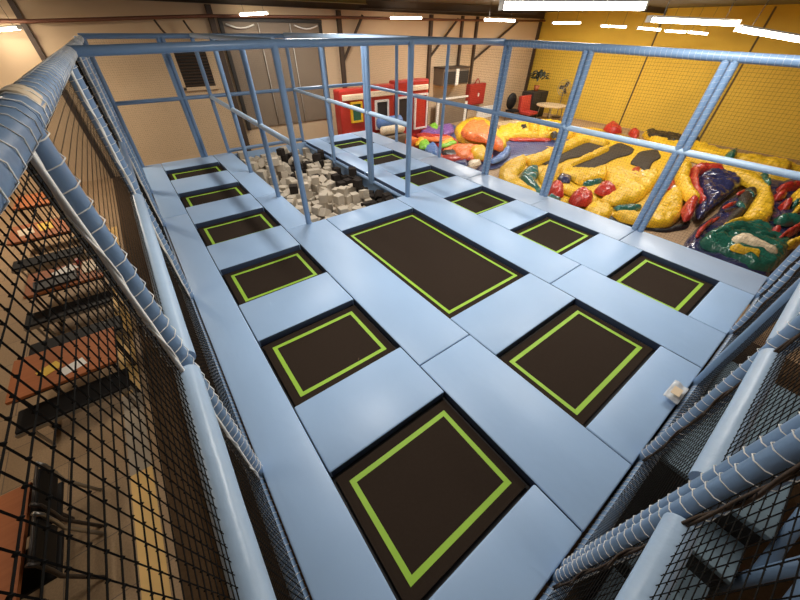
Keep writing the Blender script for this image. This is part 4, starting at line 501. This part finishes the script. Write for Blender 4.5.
# ------------------------------------------------------------------ safety nets
def net(label, axis, c, a0, a1, z0, z1, r, lace_posts, rails, knots=None, step=.045, border=ROPE, lr=.0026):
    """axis 'x': plane x=c running in y ; axis 'y': plane y=c running in x"""
    P = (lambda a, z: (c, a, z)) if axis == 'x' else (lambda a, z: (a, c, z))
    mb = MB(); rnd = random.Random(int(c*100))
    na = int((a1-a0)/step); nz = int((z1-z0)/step)
    for i in range(na + 1):
        a = a0 + i*step
        mb.path([P(a + .004*math.sin(i*1.7), z0), P(a + .008*math.sin(i*.9), (z0+z1)/2), P(a + .004*math.sin(i*2.3), z1)], r if not knots or a < knots[1] else r*.6, 4, cap=False)
    for j in range(nz + 1):
        z = z0 + j*step
        k = max(2, int((a1-a0)/1.0))
        mb.path([P(a0 + (a1-a0)*q/k, z + .005*math.sin(q*2.1 + j*.4)) for q in range(k+1)], r, 4, cap=False)
    if knots:
        for i in range(na + 1):
            a = a0 + i*step
            if not (knots[0] <= a <= knots[1]): continue
            for j in range(nz + 1):
                z = z0 + j*step; k = len(mb.v); s_ = r*2.6
                for d in ((s_, 0, 0), (-s_, 0, 0), (0, s_, 0), (0, -s_, 0), (0, 0, s_), (0, 0, -s_)):
                    p = P(a, z); mb.v.append((p[0]+d[0], p[1]+d[1], p[2]+d[2]))
                for t in ((0, 2, 4), (2, 1, 4), (1, 3, 4), (3, 0, 4), (2, 0, 5), (1, 2, 5), (3, 1, 5), (0, 3, 5)): mb.f.append(tuple(k+q for q in t))
    root = mb.build('safety_net', NET); tag(root, label, 'net')
    lc = MB(); 
    for (a, zt_, dbl, rr, ztop) in lace_posts:
        p0, p1 = P(a, .02), P(a, ztop)
        p1 = (p1[0] + zt_, p1[1], p1[2])
        lc.helix(p0, p1, rr + .008, .075, lr, R2=rr + .008) if not dbl else [lc.helix(P(a+s*(.046 if axis == 'y' else .052), .02), tuple(Vector(P(a+s*(.046 if axis == 'y' else .052), ztop)) + Vector((zt_, 0, 0))), rr + .003, .075, lr) for s in (-1, 1)]
    for (p0, p1, rr, pitch) in rails: lc.helix(p0, p1, rr + .004, pitch, lr)
    if lc.v: lc.build('lacing', ROPE, root, smooth=True)
    for (a, zt_, dbl, rr, ztop) in (lace_posts if border else []):
        s_ = .09 if not dbl else .14
        for sg in ((-1, 1) if axis == 'y' else (-1,)):
            pts = [tuple(Vector(P(a + sg*s_ + .006*math.sin(q*1.3), .03 + (ztop-.06)*q/30)) + Vector((zt_*q/30, 0, 0))) for q in range(31)]
            br = MB(); br.path(pts, .011 if border is ROPE else .006, 5)
            br.path([(p[0] + .012*math.sin(q*1.1), p[1] + .012*math.cos(q*1.1), p[2]) for q, p in enumerate(pts)], .006, 4)
            br.build('border_rope', border, root, smooth=True)
    return root
net('black square-mesh safety net on the left side of the cage, above tables', 'x', LX, FY + .03, KY - .02, .02, TOP - .04, .0018,
    [(1.46, .02, 0, .05, TOP), (4.31, .05, 0, .05, TOP), (6.95, .071, 1, .05, TOP), (8.9, .087, 1, .05, TOP)],
    [((LX, FY, TOP), (LX + .02, 1.46, TOP-.01), .056, .12), ((LX + .02, 1.46, TOP-.01), (LX + .05, 4.31, TOP), .056, .12), ((LX + .05, 4.31, TOP), (LX + .10, KY, TOP + .02), .054, .12), ((LX - .03, FY, -.05), (LX - .03, KY, -.05), .05, .05)], knots=(-.4, 1.4))
net('black square-mesh safety net at the near right front, above the stairs', 'y', FY, LX + .03, RX - .02, .02, TOP - .04, .0016,
    [(1.0, 0, 1, .045, TOP), (2.3, 0, 0, .05, TOP), (4.83, 0, 0, .05, TOP), (6.05, 0, 0, .05, TOP)],
    [((LX, FY, TOP), (RX, FY, TOP), .056, .085), ((LX, FY - .03, -.05), (RX, FY - .03, -.05), .05, .05)], knots=(.5, 2.6), border=BROWNROPE)
net('fine dark safety net on the right side of the cage, facing the inflatables', 'x', RX, FY + .03, KY - .02, .02, 2.58, .0010,
    [(1.47, 0, 1, .05, 2.6), (3.5, 0, 1, .05, 2.62), (5.25, 0, 1, .05, 2.64)],
    [((RX, FY, 2.56), (RX, 1.47, 2.60), .06, .075), ((RX, 1.47, 2.60), (RX, 5.25, 2.66), .06, .075)], lr=.0012, border=None)
net('fine dark safety net across the far end of the cage', 'y', KY, LX + .03, RX - .02, 0.1, 2.64, .0006, [], [])

# tape on the near left rail, plastic scrap near the front pad
tp = MB(); 
for q in range(2): tp.path([(LX + .018, 1.62 + q*.09 + i*.01, TOP - .005) for i in range(9)], .0592, 16)
o = tp.build('tape_wrap', TAPE, smooth=True); tag(o, 'strip of cream tape wrapped on the near left top rail', 'tape')
sc_ = thing('plastic_scrap', 'crumpled clear plastic with cream label taped beside the front pad', 'plastic wrap', (3.16, -.36, .05))
mb = MB(); n = 8
for j in range(n+1):
    for i in range(n+1):
        x, y = (i/n-.5)*.28, (j/n-.5)*.13
        mb.v.append((x, y, .035 + .03*noise.noise(Vector((x*14, y*14, 2))) + .05*x))
for j in range(n):
    for i in range(n): k = j*(n+1)+i; mb.f.append((k, k+1, k+n+2, k+n+1))
w_ = mb.build('wrap', PLASTIC, sc_, smooth=True)
sol = w_.modifiers.new('solid', 'SOLIDIFY'); sol.thickness = .004
MB().box(-.1, .02, -.035, .04, .075, .08).build('paper_label', TAPE, sc_)

# ------------------------------------------------------------------ entrance stairs outside the front net
st = thing('padded_stairs', 'pale blue padded steps outside the near right netting', 'stairs', (2.3, -.95, FLOOR))
def step(x0, x1, ztop, y1=-.84):
    o_ = Vector(st.location); y0 = -1.33
    MB().box(x0-o_.x, x1-o_.x, y0-o_.y, y1-o_.y, 0, ztop-FLOOR-.06).build('riser', DARK, st)
    MB().box(x0-.02-o_.x, x1-o_.x, y0-.01-o_.y, y1-o_.y, ztop-FLOOR-.06, ztop-FLOOR).build('tread', TREAD, st, bevel=.012)
step(2.52, 4.4, -.10, -.56); step(2.16, 2.52, -.38); step(1.80, 2.16, -.66); step(1.44, 1.80, -.93)
hr = thing('stair_handrail', 'blue sleeved handrails of the padded steps', 'handrail', (2.4, -1.4, FLOOR))
o_ = Vector(hr.location)
def hb(n_, a, b, r=.05): MB().path([Vector(a)-o_, (Vector(a)+Vector(b))/2-o_, Vector(b)-o_], r, 12).build(n_, PIPE, hr, smooth=True)
hb('rail', (2.30, -1.42, -.35), (3.9, -1.42, .50), .045); hb('rail', (1.60, -1.42, -.15), (3.4, -1.42, .92), .045)
hb('post', (2.32, -1.42, FLOOR), (2.32, -1.42, .3), .045); hb('post', (3.6, -1.42, FLOOR), (3.6, -1.42, 1.05), .045)

# ------------------------------------------------------------------ cafe tables on the left
def cafe_table(label, x, y, w=1.05, l=.76, rotz=0.0):
    t = thing('cafe_table', label, 'table', (x, y, FLOOR), 'tables beside the cage', rotz)
    MB().box(-w/2, w/2, -l/2, l/2, .71, .75).build('tabletop', TABLEWOOD, t, bevel=.006)
    MB().box(-w/2+.03, w/2-.03, -l/2+.03, l/2-.03, .67, .71).build('under_frame', DARKMETAL, t)
    for sx in (-1, 1):
        for sy in (-1, 1): MB().cyl((sx*(w/2-.08), sy*(l/2-.08), 0), (sx*(w/2-.08), sy*(l/2-.08), .68), .02, 8).build('leg', DARKMETAL, t)
    return t
def bench(label, x, y, w=1.1, d=.36, rotz=0.0):
    t = thing('bench', label, 'bench', (x, y, FLOOR), 'black benches at the tables', rotz)
    MB().box(-w/2, w/2, -d/2, d/2, .42, .48).build('seat', BLACKPAD, t, bevel=.02)
    MB().box(-w/2-.01, w/2+.01, -d/2-.012, -d/2+.01, .40, .45).build('edge_trim', GREYMETAL, t)
    for sx in (-1, 1):
        for sy in (-1, 1): MB().cyl((sx*(w/2-.1), sy*(d/2-.05), 0), (sx*(w/2-.1), sy*(d/2-.05), .43), .018, 8).build('leg', GREYMETAL, t)
    return t
cafe_table('orange-brown wooden table holding a yellow card, nearest whole one seen through the left net', -2.07, 4.54)
cafe_table('orange-brown wooden table with black tray and red cup, left of the net', -2.13, 6.92)
cafe_table('orange-brown wooden table with two yellow cards, near the left wall end', -2.62, 9.35, 1.0, .9)
cafe_table('farthest orange-brown wooden table seen under the left top rail', -2.75, 11.45, 1.0, .95)
cafe_table('orange wooden table cut by the lower left picture corner', -2.82, 2.2, 1.1, 1.4)
bench('black bench in front of the table with the yellow card', -2.1, 4.10)
bench('black bench between yellow-card table and black-tray table, near one', -2.1, 5.42)
bench('black bench on the near side of the black-tray table', -2.22, 6.30)
bench('black bench behind the table with the red cup', -2.25, 7.75)
bench('black bench on the near side of the two yellow cards table', -2.6, 8.5)
bench('black bench behind the two yellow cards table', -2.65, 10.25)
TT = FLOOR + .75
def item(name, mb, m, label, cat, loc, rz=0, bevel=0.0, group=None):
    o = mb.build(name, m, bevel=bevel); o.location = loc; o.rotation_euler = (0, 0, rz); return tag(o, label, cat, group)
item('card', MB().box(-.11, .11, -.08, .08, 0, .006), YELLOWBOX, 'yellow card lying beside white paper on nearest table', 'card', (-2.22, 4.48, TT), .5)
item('paper_sheet', MB().box(-.12, .12, -.08, .08, 0, .004), WHITE, 'white paper sheet beside yellow card on nearest table', 'paper', (-1.98, 4.36, TT), .35)
item('serving_tray', MB().box(-.28, .28, -.16, .16, 0, .02).box(-.28, .28, -.16, -.14, .02, .04).box(-.28, .28, .14, .16, .02, .04).box(-.28, -.26, -.14, .14, .02, .04).box(.26, .28, -.14, .14, .02, .04), DARK, 'black serving tray on the table with red cup', 'tray', (-2.25, 6.75, TT), .1)
item('paper_sheet', MB().box(-.16, .16, -.12, .12, 0, .004), WHITE, 'white paper sheet beside red cup on table', 'paper', (-2.15, 7.1, TT), .6)
cup = MB().path([(0, 0, 0), (0, 0, .1)], .04, 12, radii=[.032, .045]); o = item('cup', cup, REDP, 'small red cup on the table with black tray', 'cup', (-1.95, 7.2, TT))
item('wooden_board', MB().box(-.17, .17, -.22, .22, 0, .02), PALEWOOD, 'pale wooden board on the table with red cup', 'board', (-1.74, 7.0, TT), 0.05, .005)
item('card', MB().box(-.12, .12, -.22, .22, 0, .006), YELLOWBOX, 'yellow card, right of two on the third table', 'card', (-2.55, 9.45, TT), .2)
item('card', MB().box(-.12, .12, -.18, .18, 0, .006), TAPE, 'cream card, left of two on the third table', 'card', (-2.86, 9.35, TT), .2)
def side_chair(label, x, y):
    t = thing('cafe_chair', label, 'chair', (x, y, FLOOR), 'black chairs at the lower left', 0)
    MB().box(-.44, -.03, -.2, .2, .43, .47).build('seat', BLACKPAD, t, bevel=.015)
    MB().box(-.045, -.015, -.19, .19, .55, .80).build('backrest', BLACKPAD, t, bevel=.012)
    for s in (-1, 1):
        y_ = s*.215
        MB().path([(-.02, y_, .86), (.0, y_, .78), (-.01, y_, .6), (-.03, y_, .45), (.02, y_, .2), (.06, y_, .0)], .017, 8).build('rear_leg', GREYMETAL if s > 0 else DARKMETAL, t, smooth=True)
        MB().path([(-.42, y_, .45), (-.44, y_, .0)], .015, 8).build('front_leg', DARKMETAL, t, smooth=True)
    MB().cyl((-.02, -.2, .84), (-.02, .2, .84), .013, 8).build('back_frame', DARKMETAL, t, smooth=True)
    return t
side_chair('black chair with its back to the net, farther of two at lower left table', -2.16, 2.77)
side_chair('black chair with its back to the net, nearer of two at lower left table', -2.14, 2.24)

# ------------------------------------------------------------------ deflated inflatables
def inside(p, poly):
    x, y = p; c = False; n = len(poly)
    for i in range(n):
        x1, y1 = poly[i]; x2, y2 = poly[i-1]
        if (y1 > y) != (y2 > y) and x < (x2-x1)*(y-y1)/(y2-y1)+x1: c = not c
    return c
def edge_dist(p, poly):
    best = 1e9; n = len(poly); px, py = p
    for i in range(n):
        ax, ay = poly[i-1]; bx, by = poly[i]; dx, dy = bx-ax, by-ay; L = dx*dx+dy*dy or 1e-9
        t = max(0, min(1, ((px-ax)*dx+(py-ay)*dy)/L)); q = (ax+t*dx-px)**2+(ay+t*dy-py)**2
        if q < best: best = q
    return math.sqrt(best)
def smooth_poly(poly):
    out = []; n = len(poly)
    for i in range(n):
        a, b = poly[i], poly[(i+1) % n]
        out.append((a[0]*.85+b[0]*.15, a[1]*.85+b[1]*.15)); out.append((a[0]*.15+b[0]*.85, a[1]*.15+b[1]*.85))
    return out
def puffy(name, poly, z0, h, m, parent, origin, seed):
    poly = smooth_poly([tuple(p) for p in poly])
    area = sum(poly[i-1][0]*poly[i][1]-poly[i][0]*poly[i-1][1] for i in range(len(poly)))
    if area < 0: poly.reverse()
    area = abs(area)/2
    sp = max(.06, math.sqrt(area/1300))
    xs = [p[0] for p in poly]; ys = [p[1] for p in poly]
    bound = []
    for i in range(len(poly)):
        a, b = poly[i-1], poly[i]; L = math.hypot(b[0]-a[0], b[1]-a[1]); k = max(1, int(L/sp))
        for q in range(k): bound.append((a[0]+(b[0]-a[0])*q/k, a[1]+(b[1]-a[1])*q/k))
    pts = list(bound); nb = len(bound)
    y = min(ys); row = 0
    while y < max(ys):
        x = min(xs) + (sp/2 if row % 2 else 0)
        while x < max(xs):
            if inside((x, y), poly) and edge_dist((x, y), poly) > sp*.45: pts.append((x, y))
            x += sp
        y += sp*.87; row += 1
    ed = [(i, (i+1) % nb) for i in range(nb)]
    vs, es, fs, *_ = delaunay_2d_cdt([Vector(p) for p in pts], ed, [], 1, 1e-5)
    ds = [edge_dist((v.x, v.y), poly) for v in vs]; dm = max(ds) or 1
    ref = min(dm, .14 + .35*h)
    mb = MB(); o = Vector(origin)
    for v, d in zip(vs, ds):
        t = min(1, d/ref); prof = math.sqrt(max(0, 1-(1-t)**2))
        q = Vector((v.x, v.y, seed*.37))
        r1 = 1 - abs(noise.noise(q*.9 + Vector((seed, 0, 0))))*2
        r2 = 1 - abs(noise.noise(q*2.3))*2.2
        r3 = 1 - abs(noise.noise(Vector((v.x*5.5 + v.y*2, v.y*5.5 - v.x*2, seed))))*2.2
        k_ = min(1, h*5)
        mb.v.append((v.x-o.x, v.y-o.y, z0-o.z + .015 + prof*(.6*h + k_*(.05*r1 + (.09 if name == 'vinyl_body' else .055)*r2 + .045*r3))))
    mb.f = [tuple(f) for f in fs]
    bidx = [i for i in range(len(vs)) if ds[i] < 1e-3]
    n0 = len(mb.v)
    # skirt: boundary edges only belong to one triangle
    cnt = {}
    for f in mb.f:
        for i in range(len(f)):
            e = (f[i-1], f[i]); cnt[tuple(sorted(e))] = cnt.get(tuple(sorted(e)), []) + [e]
    low = {}
    for k_, e in cnt.items():
        if len(e) == 1:
            a, b = e[0]
            for q in (a, b):
                if q not in low: low[q] = len(mb.v); mb.v.append((mb.v[q][0], mb.v[q][1], z0-o.z))
            mb.f.append((b, a, low[a], low[b]))
    ob = mb.build(name, m, parent, smooth=True)
    return ob
INFL = {
 'castle': ('deflated_bouncy_castle', 'big deflated yellow bouncy castle with brown mesh windows and red domes', 'bouncy castle'),
 'slide': ('deflated_bouncy_slide', 'crumpled green and navy bouncy slide with cream belly and yellow arch', 'bouncy slide'),
 'heap': ('deflated_vinyl_tubes', 'heap of red, yellow and navy deflated tubes at right frame edge', 'inflatable'),
 'sheet': ('deflated_vinyl_sheet', 'flat yellow vinyl sheet with dark green tufts along yellow wall', 'inflatable'),
 'yheap': ('deflated_vinyl_heap', 'crumpled yellow vinyl heap behind the blue mat', 'inflatable'),
 'mat': ('folded_mat', 'dark blue vinyl ground mat with red back edge', 'mat'),
 'rainbow': ('deflated_rainbow_slide', 'rainbow coloured deflated inflatable heap beside the far court edge', 'inflatable'),
 'dome': ('deflated_dome', 'orange dome with yellow rim lying on the rainbow heap', 'inflatable'),
}
roots = {}
for i, (th, part, mk, z0, h, poly) in enumerate(SHEETS):
    if th in ('rainbow', 'mat'): h *= .45
    if part == 'flap': h = .06
    if th not in roots:
        cx = sum(p[0] for p in poly)/len(poly); cy = sum(p[1] for p in poly)/len(poly)
        roots[th] = thing(INFL[th][0], INFL[th][1], INFL[th][2], (cx, cy, FLOOR))
    rt = roots[th]
    ob = puffy(part, poly, z0, h, V[mk], rt, rt.location, i*1.37)
    if part in ('vinyl_tube', 'vinyl_dome', 'flap', 'vinyl_base'): ob['label'] = {'bluemat': 'dark blue', 'skyblue': 'light blue'}.get(mk, mk) + ' ' + part.replace('_', ' ')  # the castle's black base piece is shade under its rolls, laid as dark sheet

# red inflatable house
hs = thing('inflatable_house', 'red inflatable play house with cream bands and white-framed windows', 'bouncy castle', (9.0, 13.0, FLOOR))
def hbox(n_, x0, x1, y0, y1, z0, z1, m, bev=.08): 
    return MB().box(x0-9, x1-9, y0-13, y1-13, z0-FLOOR, z1-FLOOR).build(n_, m, hs, bevel=bev)
hbox('wall_panel', 6.7, 7.95, 12.95, 13.5, FLOOR, 1.05, V['red']); hbox('wall_panel', 8.05, 9.4, 12.95, 13.5, FLOOR, 1.1, V['red']); hbox('wall_panel', 9.45, 11.35, 12.95, 13.5, FLOOR, 1.2, V['red'])
hbox('cream_band', 6.8, 7.85, 12.86, 12.98, .68, .88, V['cream'], .03); hbox('cream_band', 8.12, 9.34, 12.86, 12.98, .72, .92, V['cream'], .03); hbox('cream_band', 10.2, 11.25, 12.86, 12.98, .80, 1.0, V['cream'], .03)
for k, (x0, x1, z0, z1, mf, mi) in enumerate([(7.2, 7.6, -.05, .55, V['yellow'], V['green']), (8.4, 8.95, -.45, .52, WHITE, DARK), (9.56, 10.1, -.5, .55, WHITE, DARK), (10.56, 11.2, -.7, .6, WHITE, V['red'])]):
    w_ = hbox('window', x0, x1, 12.9, 12.96, z0, z1, mi, .0)
    fr = MB(); b_ = .07
    for q in ((x0-b_, x1+b_, z1, z1+b_), (x0-b_, x1+b_, z0-b_, z0), (x0-b_, x0, z0, z1), (x1, x1+b_, z0, z1)): fr.box(q[0]-9, q[1]-9, 12.85-13, 12.96-13, q[2]-FLOOR, q[3]-FLOOR)
    f_ = fr.build('window_frame', mf, w_)
rl = MB().path([(-.55, 0, 0), (-.5, 0, 0), (.5, 0, 0), (.55, 0, 0)], .17, 14, radii=[.14, .17, .17, .14]).build('vinyl_roll', V['cream'], smooth=True)
tag(rl, 'cream cylinder roll lying before the red inflatable house', 'roll'); rl.location = (8.58, 12.0, -.38); rl.rotation_euler = (0, -.0, -.05)
bl = MB().path([(-.6, 0, 0), (-.55, 0, 0), (.55, 0, 0), (.6, 0, 0)], .22, 14, radii=[.17, .22, .22, .17]).build('vinyl_roll', V['skyblue'], smooth=True)
tag(bl, 'blue cylinder roll behind the cream roll at the red house', 'roll'); bl.location = (8.75, 12.45, -.18); bl.rotation_euler = (0, 0, 0)
pd = MB().box(-.6, .6, -.28, .68, FLOOR, -.57).build('vinyl_block', GREY, bevel=.06); tag(pd, 'grey padded block under the cream and blue rolls', 'block'); pd.location = (8.6, 12.0, 0)
ob = MB().box(-.3, .3, -.3, .3, 0, .45).build('vinyl_block', V['orange'], bevel=.08); tag(ob, 'small orange padded block right of the grey padded block', 'block'); ob.location = (9.35, 11.75, FLOOR)

# ------------------------------------------------------------------ fluorescent lights
LIGHTS = [
 ([3.49, 2.96, 3.04], [4.73, 2.03, 3.05], 1, 'largest lit fluorescent light at the top, above the right trampolines'),
 ([7.59, 3.11, 3.01], [8.78, 2.16, 2.97], 1, 'second largest lit fluorescent light, right of the largest one'),
 ([8.44, 2.02, 2.9], [9.34, 1.16, 2.75], 1, 'lit fluorescent light cut by the right frame edge'),
 ([4.0, 14.18, 3.18], [4.76, 13.66, 3.23], 0, 'lit fluorescent light in front of the roller door'),
 ([9.62, 13.57, 3.21], [10.64, 12.8, 3.23], 0, 'lit fluorescent light above the red inflatable house'),
 ([13.3, 11.91, 3.21], [14.32, 11.1, 3.19], 0, 'small lit fluorescent light above the red wall cabinet'),
 ([16.25, 10.58, 3.15], [17.24, 9.84, 3.17], 0, 'small lit fluorescent light at the meeting of beige and yellow walls'),
 ([17.92, 9.22, 3.07], [18.79, 8.53, 3.05], 0, 'small lit light casting an orange glow on the yellow wall'),
 ([18.88, 8.09, 3.02], [19.64, 7.45, 2.96], 0, 'first of three dim small lights in a row before the yellow wall'),
 ([19.36, 7.13, 2.93], [20.02, 6.6, 2.9], 0, 'middle of three small lights in a row before the yellow wall'),
 ([19.66, 6.37, 2.9], [20.26, 5.86, 2.85], 0, 'last of three small lights in a row before the yellow wall'),
 ([-2.23, 14.65, 2.73], [-1.55, 14.2, 2.79], 0, 'lit fluorescent light at the far left frame edge')]
def fixture(p, q, big, label):
    p, q = Vector(p), Vector(q); c = (p+q)/2; d = q-p; L = d.length
    rz = math.atan2(d.y, d.x); tilt = -math.asin(max(-1, min(1, d.z/L)))
    t = thing('fluorescent_light', label, 'light', c, 'fluorescent ceiling lights'); t.rotation_euler = (0, tilt, rz)
    r = .026 if big else .03
    MB().box(-L/2, L/2, -.075, .075, .035, .06).build('housing', WHITE, t)
    for s in (-1, 1): MB().cyl((-L/2+.02, s*.045, .0), (L/2-.02, s*.045, .0), r, 10).build('tube', TUBE, t, smooth=True)
    MB().box(-L/2, -L/2+.02, -.08, .08, -.03, .05).box(L/2-.02, L/2, -.08, .08, -.03, .05).build('end_cap', WHITE, t)
    for s in (-1, 1): MB().cyl((s*L*.35, 0, .06), (s*L*.35, 0, 3.74-c.z), .006, 5).build('hanging_wire', DARKMETAL, t)
    return t
for p, q, big, lab in LIGHTS: fixture(p, q, big, lab)
# added fill lamps, brightening court, seating and far walls region by region
def lamp(name, loc, sx, sy, power, col=(1, .9, .76)):
    l = bpy.data.lights.new(name, 'AREA'); l.shape = 'RECTANGLE'; l.size = sx; l.size_y = sy; l.energy = power; l.color = col
    o = bpy.data.objects.new(name, l); COL.objects.link(o); o.location = loc; return o

for i, (x, y, p) in enumerate([(5.5, 1.5, 85), (3.0, 7.0, 85), (8.5, 5.0, 90), (12.5, 3.0, 125), (13.0, 11.0, 240), (18.0, 11.0, 180), (17.5, 5.0, 140), (-3.5, 3.5, 35), (-2.5, 11.5, 190), (1.0, -2.5, 15), (1.5, 2.5, 75), (6.0, 12.0, 170)]):
    lamp('fill_lamp', (x, y, 3.5), .25, 1.5, p, (1, .94, .86) if x > -1 else (1, .86, .68))

world = bpy.data.worlds.new('hall_ambient'); scene.world = world; world.use_nodes = True
world.node_tree.nodes['Background'].inputs[0].default_value = (1, .9, .8, 1); world.node_tree.nodes['Background'].inputs[1].default_value = 0.05

# ------------------------------------------------------------------ camera
cam = bpy.data.cameras.new('camera'); co = bpy.data.objects.new('camera', cam); COL.objects.link(co); scene.camera = co
cam.sensor_fit = 'HORIZONTAL'; cam.sensor_width = 36.0; cam.lens = 14.101; cam.clip_start = .02; cam.clip_end = 100
R = [[0.798655, -0.601717, 0.009279], [0.38644, 0.524617, 0.758578], [0.461317, 0.602257, -0.651516]]
M = Matrix(((R[0][0], R[1][0], -R[2][0], -0.1754), (R[0][1], R[1][1], -R[2][1], -0.0999), (R[0][2], R[1][2], -R[2][2], 2.8286), (0, 0, 0, 1)))
co.matrix_world = M
scene.view_settings.view_transform = 'Standard'; scene.view_settings.look = 'None'; scene.view_settings.gamma = 1.0; scene.view_settings.use_curve_mapping = False
scene.view_settings.exposure = 0.3
